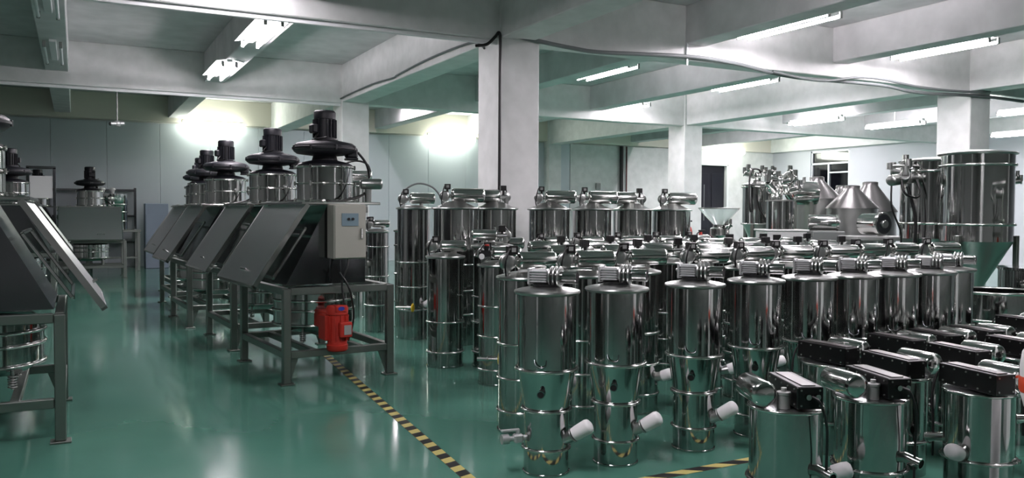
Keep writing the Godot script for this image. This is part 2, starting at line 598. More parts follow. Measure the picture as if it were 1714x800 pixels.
func crown_tank(t: Node3D, y: float, s := 1.0) -> void:
	# horizontal air capsule with its flange valve, solenoid box and hose
	var st := mb()
	capsule(st, Vector3(-0.05, y + 0.06 * s, 0), Vector3(-0.05 + 0.235 * s, y + 0.06 * s, 0), 0.048 * s, 24)
	obj("air_capsule", st, M["bright_steel"], t)
	st = mb()
	lathe(st, [[0, 0], [0.05, 0], [0.054, 0.004], [0.054, 0.02], [0.048, 0.026], [0.03, 0.03], [0, 0.03]], 20, along(Vector3(-0.115, y + 0.055 * s, 0.0), Vector3(-0.115, y + 0.055 * s, 1)))
	rod(st, Vector3(-0.13, y + 0.055 * s, 0), Vector3(-0.04, y + 0.055 * s, 0), 0.02, 12)
	rod(st, Vector3(-0.115, y - 0.005, 0), Vector3(-0.115, y + 0.05 * s, 0), 0.022, 12)
	obj("flange_valve", st, M["satin_steel"], t)
	st = mb()
	rod(st, Vector3(0.08, y - 0.025, 0), Vector3(0.08, y + 0.03 * s, 0), 0.018, 12)
	obj("capsule_support", st, M["satin_steel"], t)
	st = mb()
	box(st, Vector3(0.062, 0.055, 0.055), at(-0.085, y + 0.118 * s, 0.01), 0.004)
	rod(st, Vector3(-0.085, y + 0.07 * s, 0), Vector3(-0.085, y + 0.1 * s, 0), 0.012, 10)
	var b := obj("control_box", st, M["black_plastic"], t)
	st = mb()
	box(st, Vector3(0.028, 0.026, 0.003), at(-0.085, y + 0.12 * s, 0.039), 0.0)
	obj("paper_label", st, M["grey_plate"], b)
	st = mb()
	hose(st, [Vector3(-0.08, y + 0.115 * s, 0), Vector3(-0.12, y + 0.12 * s, 0.05), Vector3(-0.15, y + 0.05, 0.06), Vector3(-0.14, y - 0.02, 0.05)], 0.006, 6, 4)
	obj("air_hose", st, M["black_plastic"], t)

func lid_of(t: Node3D, r: float, y: float, rise: float) -> void:
	var st := mb()
	lathe(st, [[r * 0.93, y - 0.02], [r * 1.07, y - 0.014], [r * 1.11, y - 0.004], [r * 1.09, y + 0.004], [r * 0.9, y + 0.012], [0.075, y + rise], [0, y + rise]], 48)
	obj("lid", st, M["satin_steel"], t)

func clamp_rings(t: Node3D, list: Array) -> void:
	for e in list:
		var st := mb()
		ring(st, e[0], e[1], 0.0085, 48)
		# over-centre latch on the band
		box(st, Vector3(0.012, 0.02, 0.05), at(e[0] + 0.008, e[1], 0).rotated(Vector3.UP, 2.2), 0.003)
		obj("clamp_ring", st, M["bright_steel"], t)

func make_cone_feeder(label: String) -> Node3D:
	var t := thing("vacuum_feeder", label, "vacuum feeder")
	var st := mb()
	lathe(st, [[0, 0.0], [0.122, 0.0], [0.122, 0.01], [0.117, 0.012], [0.117, 0.325]], 56)
	obj("lower_barrel", st, M["polished_steel"], t)
	st = mb()
	lathe(st, [[0.117, 0.332], [0.15, 0.535]], 56)
	obj("hopper_cone", st, M["polished_steel"], t)
	st = mb()
	lathe(st, [[0.151, 0.54], [0.151, 0.93]], 64)
	obj("barrel", st, M["polished_steel"], t)
	clamp_rings(t, [[0.121, 0.13], [0.126, 0.33], [0.16, 0.539]])
	lid_of(t, 0.155, 0.937, 0.022)
	# black-mouthed inlet on the cone, facing front-left
	st = mb()
	var dir := Vector3(-0.28, -0.08, 1).normalized()
	var a := along(Vector3(0, 0.445, 0) + dir * 0.1, Vector3(0, 0.445, 0) + dir)
	lathe(st, [[0.02, 0], [0.02, 0.072], [0.016, 0.072], [0.016, 0.05]], 18, a)
	var p := obj("inlet_stub", st, M["dark_steel"], t)
	st = mb()
	lathe(st, [[0, 0.0705], [0.0162, 0.0705], [0.0162, 0.06]], 16, a)
	obj("inlet_mouth", st, M["black_hollow"], p)
	# wrapped spout low on the right
	st = mb()
	rod(st, Vector3(0.08, 0.18, 0.06), Vector3(0.13, 0.21, 0.085), 0.03, 16)
	ring(st, 0.034, 0.0, 0.005, 20, along(Vector3(0.128, 0.208, 0.083), Vector3(0.16, 0.23, 0.1)))
	obj("side_spout", st, M["satin_steel"], t)
	st = mb()
	lathe(st, [[0, 0], [0.035, 0.003], [0.037, 0.02], [0.039, 0.085], [0.034, 0.1], [0.02, 0.108], [0, 0.11]], 14, along(Vector3(0.132, 0.21, 0.085), Vector3(0.226, 0.278, 0.125)))
	obj("white_wrapping", st, M["white_wrap"], t)
	# bail handle near the bottom of the barrel
	st = mb()
	hose(st, [Vector3(-0.075, 0.6, 0.132), Vector3(-0.07, 0.575, 0.15), Vector3(-0.045, 0.565, 0.16), Vector3(-0.022, 0.575, 0.162), Vector3(-0.018, 0.6, 0.152)], 0.0035, 6, 4)
	obj("lift_handle", st, M["dark_steel"], t)
	crown_valve(t, 0.957)
	return t

# straight barrel feeder with a capsule on its lid
func make_capsule_feeder(called: String, label: String, r: float, h: float, rings: Array, s := 1.0, rise := 0.05) -> Node3D:
	var t := thing(called, label, "vacuum feeder")
	var st := mb()
	lathe(st, [[0, 0.0], [r * 1.05, 0.0], [r * 1.05, 0.012], [r, 0.014], [r, h - 0.015]], 56)
	obj("barrel", st, M["polished_steel"], t)
	var list: Array = []
	for y in rings:
		list.append([r + 0.005, y])
	clamp_rings(t, list)
	lid_of(t, r, h, rise)
	crown_tank(t, h + rise - (0.03 if s > 1.2 else 0.0), s)
	return t

func spout_bag(t: Node3D, r: float, y: float, ang: float) -> void:
	var d := Vector3(cos(ang), 0, sin(ang))
	var st := mb()
	rod(st, d * (r * 0.9) + Vector3.UP * y, d * (r + 0.05) + Vector3.UP * (y + 0.015), 0.03, 14)
	obj("side_spout", st, M["satin_steel"], t)
	st = mb()
	lathe(st, [[0, 0], [0.036, 0.003], [0.038, 0.05], [0.034, 0.075], [0.02, 0.085], [0, 0.087]], 14, along(d * (r + 0.04) + Vector3.UP * (y + 0.012), d * (r + 0.14) + Vector3.UP * (y + 0.05)))
	obj("white_wrapping", st, M["white_wrap"], t)

func yellow_valve(t: Node3D, r: float, y: float, ang: float) -> void:
	var d := Vector3(cos(ang), 0, sin(ang))
	var e := Vector3(-sin(ang), 0, cos(ang))
	var c := d * (r + 0.03) + Vector3.UP * y
	var st := mb()
	rod(st, d * r * 0.9 + Vector3.UP * y, c, 0.018, 12)
	rod(st, c - e * 0.03, c + e * 0.13, 0.016, 12)
	ring(st, 0.018, 0.0, 0.006, 16, along(c + e * 0.05, c + e))
	var p := obj("valve_body", st, M["bright_steel"], t)
	st = mb()
	ring(st, 0.034, 0.0, 0.011, 18, along(c - e * 0.045, c + e))
	for k in 3:
		var a := PI * k / 3.0
		var v := d * cos(a) + Vector3.UP * sin(a)
		rod(st, c - e * 0.045 - v * 0.034, c - e * 0.045 + v * 0.034, 0.008, 8)
	obj("yellow_handwheel", st, M["yellow_paint"], p)

func black_valve(t: Node3D, c: Vector3) -> void:
	var st := mb()
	box(st, Vector3(0.09, 0.05, 0.05), Transform3D(Basis.IDENTITY, c), 0.008)
	rod(st, c + Vector3(0.01, 0, 0), c + Vector3(0.01, 0.06, 0), 0.022, 14)
	var p := obj("pressure_regulator", st, M["black_plastic"], t)
	st = mb()
	rod(st, c + Vector3(-0.03, -0.02, 0.02), c + Vector3(-0.03, -0.02, 0.045), 0.022, 16)
	obj("white_gauge", st, M["white_wrap"], p)
	st = mb()
	lathe(st, [[0, 0.06], [0.018, 0.06], [0.018, 0.072], [0, 0.074]], 14, Transform3D(Basis.IDENTITY, c + Vector3(0.01, 0, 0)))
	obj("red_cap", st, M["red_paint"], p)

const ORD := ["first", "second", "third", "fourth", "fifth", "sixth", "seventh", "eighth", "ninth", "tenth", "eleventh", "twelfth"]

func feeders() -> void:
	var face := deg_to_rad(-24)
	var front := [Vector2(2.15, -3.73), Vector2(2.57, -3.71), Vector2(3.125, -3.735), Vector2(3.65, -3.80), Vector2(4.13, -3.83), Vector2(4.54, -3.83), Vector2(4.93, -3.83), Vector2(5.33, -3.85), Vector2(5.74, -3.98)]
	var p: Node3D
	for i in front.size():
		var l := "%s steel feeder from the left in the front row, ribbed valve on lid" % ORD[i]
		if i == 0:
			l = "leftmost steel feeder of the front row, a ball valve sticking out of its lower barrel"
		if i == front.size() - 1:
			l = "last steel feeder at the right end of the front row, before the hopper tanks"
		var w := Vector3(front[i].x, 0, front[i].y)
		var turn: float = face - i * 0.035 + [0.0, 0.05, -0.03, 0.04, -0.02, 0.03, 0.0, -0.04, 0.02][i]
		if i == 0:
			p = make_cone_feeder(l)
			p.position = w
			p.rotation.y = turn
			p.set_meta("group", "steel feeders in the front row")
		else:
			copy(p, l, w, turn, "steel feeders in the front row")
	# the ball valve of the first one
	var st := mb()
	rod(st, Vector3(-0.1, 0.185, 0.03), Vector3(-0.2, 0.185, 0.06), 0.014, 12)
	rod(st, Vector3(-0.2, 0.185, 0.06), Vector3(-0.235, 0.185, 0.07), 0.026, 14)
	rod(st, Vector3(-0.15, 0.185, 0.045), Vector3(-0.15, 0.225, 0.045), 0.012, 10)
	box(st, Vector3(0.1, 0.012, 0.02), at(-0.19, 0.228, 0.055, 0.3), 0.003)
	box(st, Vector3(0.05, 0.045, 0.045), at(-0.15, 0.185, 0.045, 0.3), 0.008)
	obj("ball_valve", st, M["cast_aluminium"], p)
	# rows behind, capsule on top
	var proto := make_capsule_feeder("capsule_feeder", "first", 0.155, 0.945, [0.13, 0.33, 0.54], 1.14, 0.03)
	spout_bag(proto, 0.155, 0.24, 0.6)
	var rows := [
		{"z": -4.52, "turn": -0.25, "xs": [2.44, 2.86, 3.36, 3.88, 4.36, 4.82, 5.26, 5.72, 6.16, 6.62], "say": "row right behind the front row"},
		{"z": -5.35, "turn": 2.85, "xs": [3.32, 3.80, 4.28, 4.78, 5.26, 5.72, 6.2], "say": "third row of feeders"},
		{"z": -6.2, "turn": 2.95, "xs": [3.62, 4.13, 4.62, 5.12, 5.62, 6.15, 6.68], "say": "fourth row of feeders"},
		{"z": -7.15, "turn": -0.2, "xs": [3.62, 4.12, 4.62, 5.1, 5.62, 6.12], "say": "row before the tall back feeders"}]
	var first := true
	for r in rows:
		for i in r.xs.size():
			var l := "%s steel capsule-topped feeder from the left in the %s" % [ORD[i], r.say]
			var w := Vector3(r.xs[i], 0, r.z + 0.05 * sin(i * 2.3) - 0.03 * i)
			var tn: float = r.turn + 0.18 * sin(i * 1.7 + r.z)
			if first:
				proto.position = w
				proto.rotation.y = tn
				proto.set_meta("label", l)
				proto.set_meta("group", "capsule feeders in the middle rows")
				first = false
			else:
				copy(proto, l, w, tn, "capsule feeders in the middle rows")
	# three that stand apart by the aisle
	var a := make_capsule_feeder("capsule_feeder", "straight steel feeder standing alone in the aisle, right of the orange-red motor", 0.157, 0.955, [0.13, 0.39], 1.0, 0.03)
	a.position = Vector3(2.85, 0, -6.72)
	a.rotation.y = -0.35
	var b := make_capsule_feeder("capsule_feeder", "steel feeder with yellow handwheel valve near its foot, left behind the first front-row feeder", 0.153, 0.93, [0.12, 0.377, 0.61], 1.0, 0.03)
	b.position = Vector3(2.93, 0, -5.85)
	b.rotation.y = -0.45
	yellow_valve(b, 0.153, 0.215, 1.75)
	black_valve(b, Vector3(-0.1, 1.02, 0.1))
	var c := make_capsule_feeder("capsule_feeder", "taller straight feeder standing behind the one with the yellow handwheel", 0.168, 1.05, [0.13, 0.39, 0.61], 1.0, 0.03)
	c.position = Vector3(3.22, 0, -6.55)
	c.rotation.y = 2.7
	spout_bag(c, 0.168, 0.5, 2.6)
	# tall ones at the back
	var tall := make_capsule_feeder("tall_feeder", "x", 0.222, 1.38, [0.31, 0.55, 0.81], 1.5, 0.07)
	var spots := [Vector2(3.44, -7.85), Vector2(3.97, -8.0), Vector2(4.62, -7.98), Vector2(5.16, -7.96), Vector2(5.72, -7.96), Vector2(6.24, -7.9)]
	for i in spots.size():
		var l := "tall mirror-steel feeder with conical lid, %s from the left along the back row" % ORD[i]
		var w := Vector3(spots[i].x, 0, spots[i].y)
		var tn: float = [-0.3, 2.9, -0.5, -0.35, 2.8, -0.4][i]
		if i == 0:
			tall.position = w
			tall.rotation.y = tn
			tall.set_meta("label", l)
			tall.set_meta("group", "tall feeders along the back")
		else:
			copy(tall, l, w, tn, "tall feeders along the back")
	var e := make_capsule_feeder("tall_feeder", "tall banded feeder with yellow handwheel, nearest the screening stations, hose arching over it", 0.172, 1.38, [0.31, 0.55, 0.81], 1.2, 0.03)
	e.position = Vector3(3.18, 0, -8.36)
	e.rotation.y = -0.3
	yellow_valve(e, 0.172, 0.34, 1.9)
	spout_bag(e, 0.172, 0.36, 1.0)
	st = mb()
	hose(st, [Vector3(-0.12, 1.42, 0), Vector3(-0.1, 1.56, 0), Vector3(0.04, 1.64, 0), Vector3(0.2, 1.6, 0), Vector3(0.3, 1.48, 0)], 0.01, 8, 5)
	obj("arched_hose", st, M["grey_cable"], e)
	# slim banded feeders in the gap beside the first screening station
	var s1 := make_capsule_feeder("slim_feeder", "slim banded steel feeder in the gap behind the control cabinet", 0.13, 1.12, [0.3, 0.62, 0.95], 0.9, 0.03)
	s1.position = Vector3(2.98, 0, -9.0)
	s1.rotation.y = 0.2
	var s2 := copy(s1, "slim banded steel feeder farther back, almost hidden by the tall banded feeder", Vector3(3.42, 0, -9.25), 1.2)
	s2.position.y = 0
	# big feeder with looped hoses right of the fan of the first station
	var big := make_capsule_feeder("tall_feeder", "tall feeder with looped hoses and an orange part on top, right of nearest fan", 0.2, 1.72, [0.9, 1.1, 1.66], 1.3, 0.03)
	big.position = Vector3(3.12, 0, -10.4)
	big.rotation.y = -0.3
	st = mb()
	box(st, Vector3(0.07, 0.07, 0.06), at(-0.2, 1.82, 0.02), 0.01)
	obj("orange_switch", st, M["orange_paint"], big)
	st = mb()
	hose(st, [Vector3(-0.15, 1.78, 0.05), Vector3(-0.1, 1.93, 0.05), Vector3(0.06, 1.98, 0.05), Vector3(0.2, 1.93, 0.04), Vector3(0.24, 1.78, 0.02)], 0.012, 8, 5)
	obj("looped_hose", st, M["black_plastic"], big)
	st = mb()
	hose(st, [Vector3(-0.2, 1.8, 0.05), Vector3(-0.34, 1.65, 0.1), Vector3(-0.35, 1.45, 0.15), Vector3(-0.15, 1.35, 0.24), Vector3(0.1, 1.4, 0.24)], 0.014, 8, 5)
	obj("looped_hose", st, M["black_plastic"], big)

func make_compact(label: String) -> Node3D:
	var t := thing("compact_feeder", label, "vacuum feeder")
	var st := mb()
	lathe(st, [[0, 0.0], [0.15, 0.0], [0.15, 0.17]], 56)
	obj("lower_barrel", st, M["polished_steel"], t)
	st = mb()
	lathe(st, [[0.155, 0.185], [0.155, 0.49]], 64)
	obj("barrel", st, M["polished_steel"], t)
	clamp_rings(t, [[0.163, 0.18], [0.158, 0.497]])
	st = mb()
	lathe(st, [[0.158, 0.492], [0.158, 0.5], [0.15, 0.503], [0, 0.506]], 48)
	obj("lid", st, M["lid_steel"], t)
	# black pump box along local z, capsule beside it
	st = mb()
	box(st, Vector3(0.115, 0.095, 0.34), at(0.045, 0.562, -0.02), 0.004)
	var b := obj("pump_box", st, M["black_box"], t)
	st = mb()
	box(st, Vector3(0.06, 0.004, 0.3), at(0.045, 0.612, -0.02), 0.001)
	obj("top_plate", st, M["dull_plate"], b)
	st = mb()
	for k in 5:
		for y in [0.53, 0.595]:
			rod(st, Vector3(-0.0125, y, -0.16 + k * 0.07), Vector3(-0.0165, y, -0.16 + k * 0.07), 0.0045, 6)
			rod(st, Vector3(0.1025, y, -0.16 + k * 0.07), Vector3(0.1065, y, -0.16 + k * 0.07), 0.0045, 6)
	for x in [0.005, 0.085]:
		for y in [0.53, 0.595]:
			rod(st, Vector3(x, y, 0.15), Vector3(x, y, 0.154), 0.0045, 6)
			rod(st, Vector3(x, y, -0.19), Vector3(x, y, -0.194), 0.0045, 6)
	obj("bolt_heads", st, M["satin_steel"], b).set_meta("kind", "stuff")
	st = mb()
	capsule(st, Vector3(-0.135, 0.57, -0.13), Vector3(-0.135, 0.57, 0.12), 0.056, 28)
	rod(st, Vector3(-0.11, 0.5, 0.0), Vector3(-0.11, 0.54, 0.0), 0.02, 12)
	obj("air_capsule", st, M["bright_steel"], t)
	st = mb()
	lathe(st, [[0, 0.506], [0.027, 0.506], [0.027, 0.565], [0.03, 0.567], [0.03, 0.577], [0.012, 0.58], [0.012, 0.595], [0, 0.597]], 20, at(-0.045, 0, 0.085))
	obj("filter_cup", st, M["grey_plate"], t)
	for x in [0.03, 0.07]:
		st = mb()
		rod(st, Vector3(x, 0.57, 0.15), Vector3(x, 0.57, 0.172), 0.012, 12)
		obj("hose_nipple", st, M["bright_steel"], t)
	st = mb()
	hose(st, [Vector3(0.05, 0.57, 0.16), Vector3(0.07, 0.55, 0.19), Vector3(0.1, 0.45, 0.19), Vector3(0.11, 0.3, 0.17), Vector3(0.1, 0.14, 0.18)], 0.006, 7, 5)
	obj("black_cable", st, M["black_plastic"], t)
	st = mb()
	var a := along(Vector3(0.09, 0.25, 0.11), Vector3(0.13, 0.23, 0.2))
	lathe(st, [[0.024, 0], [0.024, 0.085], [0.027, 0.085], [0.027, 0.092], [0.021, 0.092], [0.021, 0.05]], 18, a)
	var p := obj("inlet_stub", st, M["bright_steel"], t)
	st = mb()
	lathe(st, [[0, 0.086], [0.0212, 0.086], [0.0212, 0.07]], 16, a)
	obj("inlet_mouth", st, M["black_hollow"], p)
	return t

func compacts() -> void:
	var list := [
		[2.76, -2.68, -0.42, "leftmost compact feeder at the bottom edge, capsule over its left rim, black box behind"],
		[3.25, -2.64, -0.3, "second compact feeder from the left at the bottom edge, capsule left of its box"],
		[3.84, -2.50, PI - 0.2, "compact feeder beside the white and orange canister at the lower right"],
		[3.80, -3.36, PI, "compact feeder in the back, just before the fourth front-row feeder"],
		[3.80, -2.93, PI - 0.2, "compact feeder wedged behind the two leftmost bottom ones, capsule behind its black box"],
		[4.38, -2.96, PI - 0.2, "compact feeder in the middle of the group, behind the lower right one"],
		[4.40, -3.38, PI - 0.1, "compact feeder in the back, before the sixth and seventh front-row feeders"],
		[5.20, -3.40, PI - 0.15, "compact feeder in the back, below the last two front-row feeders"],
		[6.05, -3.62, PI - 0.1, "compact feeder farthest back at the right, beside the open ring sieve"],
		[4.98, -3.00, PI - 0.15, "compact feeder at the right edge, third from the bottom there"],
		[4.62, -2.52, PI - 0.18, "compact feeder at the right edge, half behind the white and orange canister"],
		[5.62, -3.12, PI - 0.12, "compact feeder at the right edge, next below the farthest one"],
		[4.80, -3.40, PI - 0.2, "compact feeder partly hidden between two others at the back of the group"]]
	var p: Node3D
	for i in list.size():
		var e: Array = list[i]
		if i == 0:
			p = make_compact(e[3])
			p.position = Vector3(e[0], 0, e[1])
			p.rotation.y = e[2]
			p.set_meta("group", "compact feeders with black boxes")
		else:
			var c := copy(p, e[3], Vector3(e[0], 0, e[1]), e[2], "compact feeders with black boxes")
			if i in [2, 3, 6]:
				spout_bag(c, 0.155, 0.21, -0.35)
	spout_bag(p, 0.155, 0.2, 0.35)

# ---------------------------------------------------------------- screening stations
func make_station(label: String) -> Node3D:
	var t := thing("screening_station", label, "screening machine")
	var st: SurfaceTool
	for sx in [-1.0, 1.0]:
		for sz in [-1.0, 1.0]:
			st = mb()
			box(st, Vector3(0.06, 0.73, 0.06), at(sx * 0.43, 0.377, sz * 0.6), 0.005)
			var l := obj("leg", st, M["frame_steel"], t)
			st = mb()
			box(st, Vector3(0.11, 0.012, 0.1), at(sx * 0.43, 0.006, sz * 0.6), 0.002)
			obj("foot_plate", st, M["frame_steel"], l)
	for y in [0.72, 0.23]:
		for s in [-1.0, 1.0]:
			st = mb()
			box(st, Vector3(0.8, 0.055, 0.05), at(0, y, s * 0.6), 0.004)
			obj("rail", st, M["frame_steel"], t)
			st = mb()
			box(st, Vector3(0.05, 0.055, 1.14), at(s * 0.43, y, 0), 0.004)
			obj("rail", st, M["frame_steel"], t)
	for s in [-1.0, 1.0]:
		st = mb()
		box(st, Vector3(0.05, 0.05, 1.14), at(s * 0.2, 0.23, 0), 0.004)
		obj("cross_member", st, M["frame_steel"], t)
		st = mb()
		prism(st, [Vector2(s * 0.4, 0.02), Vector2(s * 0.4, 0.24), Vector2(s * 0.32, 0.24)], 0.585, 0.6)
		obj("gusset", st, M["frame_steel"], t)
	# round vibrating sieve under the table
	st = mb()
	lathe(st, [[0, 0.34], [0.24, 0.34], [0.335, 0.40], [0.335, 0.66], [0.27, 0.70], [0, 0.715]], 56)
	var sv := obj("sieve_drum", st, M["polished_steel"], t)
	for y in [0.40, 0.52, 0.60]:
		st = mb()
		ring(st, 0.342, y, 0.011, 48)
		obj("clamp_ring", st, M["bright_steel"], sv)
	for k in 4:
		st = mb()
		var ang := PI / 4 + k * PI / 2
		var c := Vector3(cos(ang) * 0.24, 0, sin(ang) * 0.3)
		for j in 5:
			ring(st, 0.022, 0.27 + j * 0.016, 0.005, 12, at(c.x, 0, c.z))
		rod(st, c + Vector3.UP * 0.255, c + Vector3.UP * 0.40, 0.01, 8)
		obj("spring", st, M["satin_steel"], sv)
	st = mb()
	rod(st, Vector3(0.22, 0.5, -0.2), Vector3(0.4, 0.46, -0.36), 0.06, 18)
	obj("discharge_spout", st, M["satin_steel"], sv)
	# wedge-shaped hood
	st = mb()
	prism(st, [Vector2(-0.06, 1.39), Vector2(0.26, 1.39), Vector2(0.26, 0.76), Vector2(-0.40, 0.76)], -0.5, 0.5)
	var hood := obj("hood", st, M["dark_steel"], t)
	for x in [-0.04, 0.05]:
		st = mb()
		box(st, Vector3(0.014, 0.6, 0.012), at(x, 1.08, 0.505), 0.002)
		obj("seam_strip", st, M["dark_steel"], hood)
	st = mb()
	box(st, Vector3(0.66, 0.022, 1.12), at(0.04, 1.405, 0), 0.004)
	obj("top_plate", st, M["bright_steel"], t)
	# slanted lid and the frame that it closes on
	var dirv := Vector2(-0.40, -0.60)
	var d := dirv.normalized()
	var n := Vector2(-d.y, d.x) * -1.0
	if n.x > 0:
		n = -n
	var p0 := Vector2(-0.225, 1.385)
	var ln := 0.77
	var st2 := mb()
	var q := func(along_l: float, off: float) -> Vector2: return p0 + d * along_l + n * off
	prism(st2, [q.call(0.0, 0.02), q.call(ln, 0.02), q.call(ln, 0.034), q.call(0.0, 0.034)], -0.56, 0.56)
	var lid := obj("slanted_lid", st2, M["lid_steel"], t)
	st2 = mb()
	for z in [-0.562, 0.547]:
		prism(st2, [q.call(0.0, 0.0), q.call(ln, 0.0), q.call(ln, 0.036), q.call(0.0, 0.036)], z, z + 0.015)
	prism(st2, [q.call(ln - 0.015, 0.0), q.call(ln + 0.002, 0.0), q.call(ln + 0.002, 0.036), q.call(ln - 0.015, 0.036)], -0.562, 0.562)
	obj("lid_rim", st2, M["bright_steel"], lid)
	st = mb()
	var hp: Vector2 = q.call(ln - 0.12, 0.065)
	var h0: Vector2 = q.call(ln - 0.12, 0.03)
	bar(st, Vector3(hp.x, hp.y, 0.1), Vector3(hp.x, hp.y, 0.24), 0.014, 0.014)
	for z in [0.11, 0.23]:
		bar(st, Vector3(h0.x, h0.y, z), Vector3(hp.x, hp.y, z), 0.012, 0.012)
	obj("lid_handle", st, M["bright_steel"], lid)
	for z in [-0.38, 0.38]:
		st = mb()
		var a2: Vector2 = q.call(0.0, 0.03)
		box(st, Vector3(0.05, 0.05, 0.09), at(a2.x + 0.01, a2.y, z), 0.008)
		rod(st, Vector3(a2.x + 0.02, a2.y, z), Vector3(a2.x + 0.02, 1.41, z), 0.016, 10)
		obj("hinge", st, M["bright_steel"], lid)
	st = mb()
	for z in [-0.5, 0.5]:
		var b0: Vector2 = q.call(0.16, -0.085)
		var b1: Vector2 = q.call(0.62, -0.085)
		bar(st, Vector3(b0.x, b0.y, z), Vector3(b1.x, b1.y, z), 0.022, 0.022)
	for l in [0.16, 0.62]:
		var c0: Vector2 = q.call(l, -0.085)
		bar(st, Vector3(c0.x, c0.y, -0.5), Vector3(c0.x, c0.y, 0.5), 0.022, 0.022)
	obj("gasket_frame", st, M["bright_steel"], t)
	# filter housing, fan and motor
	st = mb()
	lathe(st, [[0.235, 1.417], [0.235, 1.72]], 56, at(FX, 0, 0))
	var fh := obj("filter_housing", st, M["polished_steel"], t)
	for y in [1.43, 1.575, 1.715]:
		st = mb()
		ring(st, 0.24, y, 0.009, 48, at(FX, 0, 0))
		for k in 6:
			var ang2 := k * TAU / 6 + 0.3
			box(st, Vector3(0.02, 0.035, 0.02), at(FX + cos(ang2) * 0.25, y, sin(ang2) * 0.25, -ang2), 0.004)
		obj("clamp_ring", st, M["bright_steel"], fh)
	st = mb()
	lathe(st, [[0.235, 1.722], [0.235, 1.735], [0.2, 1.755], [0.11, 1.775], [0.095, 1.83]], 40, at(FX, 0, 0))
	obj("fan_base", st, M["navy_paint"], t)
	st = mb()
	lathe(st, [[0, 1.81], [0.12, 1.815], [0.235, 1.83], [0.262, 1.85], [0.266, 1.862], [0.275, 1.866], [0.275, 1.882], [0.266, 1.886], [0.262, 1.9], [0.235, 1.92], [0.12, 1.945], [0, 1.95]], 48, at(FX, 0, 0))
	box(st, Vector3(0.1, 0.09, 0.1), at(FX + 0.2, 1.84, 0.1, -0.2), 0.015)
	box(st, Vector3(0.1, 0.02, 0.12), at(FX + 0.2, 1.79, 0.1, -0.2), 0.005)
	for k in 8:
		var ang3 := k * TAU / 8
		rod(st, Vector3(FX + cos(ang3) * 0.268, 1.855, sin(ang3) * 0.268), Vector3(FX + cos(ang3) * 0.268, 1.893, sin(ang3) * 0.268), 0.012, 8)
	var fan := obj("fan_casing", st, M["navy_paint"], t)
	st = mb()
	lathe(st, [[0.11, 1.94], [0.11, 1.955], [0.085, 1.96], [0.085, 2.125], [0.092, 2.128], [0.094, 2.185], [0.08, 2.2], [0, 2.205]], 32, at(FX, 0, 0))
	for k in 18:
		var ang4 := k * TAU / 18
		box(st, Vector3(0.02, 0.155, 0.005), at(FX + cos(ang4) * 0.092, 2.045, sin(ang4) * 0.092, -ang4), 0.001)
	box(st, Vector3(0.05, 0.075, 0.1), at(FX - 0.11, 2.04, 0.03), 0.01)
	obj("fan_motor", st, M["navy_paint"], fan)
	st = mb()
	hose(st, [Vector3(0.02, 2.0, 0.06), Vector3(-0.02, 1.95, 0.1), Vector3(0.06, 1.96, 0.16)], 0.008, 6, 4)
	obj("power_cable", st, M["black_plastic"], t)
	st = mb()
	hose(st, [Vector3(0.36, 1.85, 0.1), Vector3(0.44, 1.75, 0.1), Vector3(0.42, 1.62, 0.2), Vector3(0.3, 1.48, 0.36), Vector3(0.05, 1.42, 0.42), Vector3(-0.05, 1.425, 0.45)], 0.011, 7, 5)
	obj("power_cable", st, M["black_plastic"], t)
	# valve group on the plate
	st = mb()
	rod(st, Vector3(0.345, 1.41, 0.36), Vector3(0.345, 1.56, 0.36), 0.03, 14)
	capsule(st, Vector3(0.27, 1.57, 0.36), Vector3(0.45, 1.57, 0.42), 0.045, 18)
	obj("air_receiver", st, M["satin_steel"], t)
	return t

func station_extras(t: Node3D) -> void:
	# the cabinet and the unbalance motor face the front of this station only
	var st := mb()
	box(st, Vector3(0.27, 0.43, 0.15), at(CX, 1.18, 0.6), 0.006)
	var cab := obj("control_cabinet", st, M["cabinet_paint"], t)
	st = mb()
	box(st, Vector3(0.255, 0.415, 0.012), at(CX, 1.18, 0.68), 0.004)
	var dr := obj("cabinet_door", st, M["cabinet_paint"], cab)
	st = mb()
	box(st, Vector3(0.14, 0.1, 0.006), at(CX - 0.005, 1.275, 0.689), 0.002)
	obj("control_panel", st, M["panel_blue"], cab)
	for x in [CX - 0.02, CX + 0.015]:
		st = mb()
		rod(st, Vector3(x, 1.28, 0.69), Vector3(x, 1.28, 0.702), 0.011, 14)
		obj("push_button", st, M["black_plastic"], cab)
	st = mb()
	box(st, Vector3(0.018, 0.085, 0.02), at(CX + 0.09, 1.165, 0.695), 0.004)
	obj("door_handle", st, M["bright_steel"], cab)
	for y in [1.02, 1.33]:
		st = mb()
		rod(st, Vector3(CX + 0.143, y, 0.66), Vector3(CX + 0.143, y + 0.05, 0.66), 0.012, 10)
		obj("hinge", st, M["bright_steel"], cab)

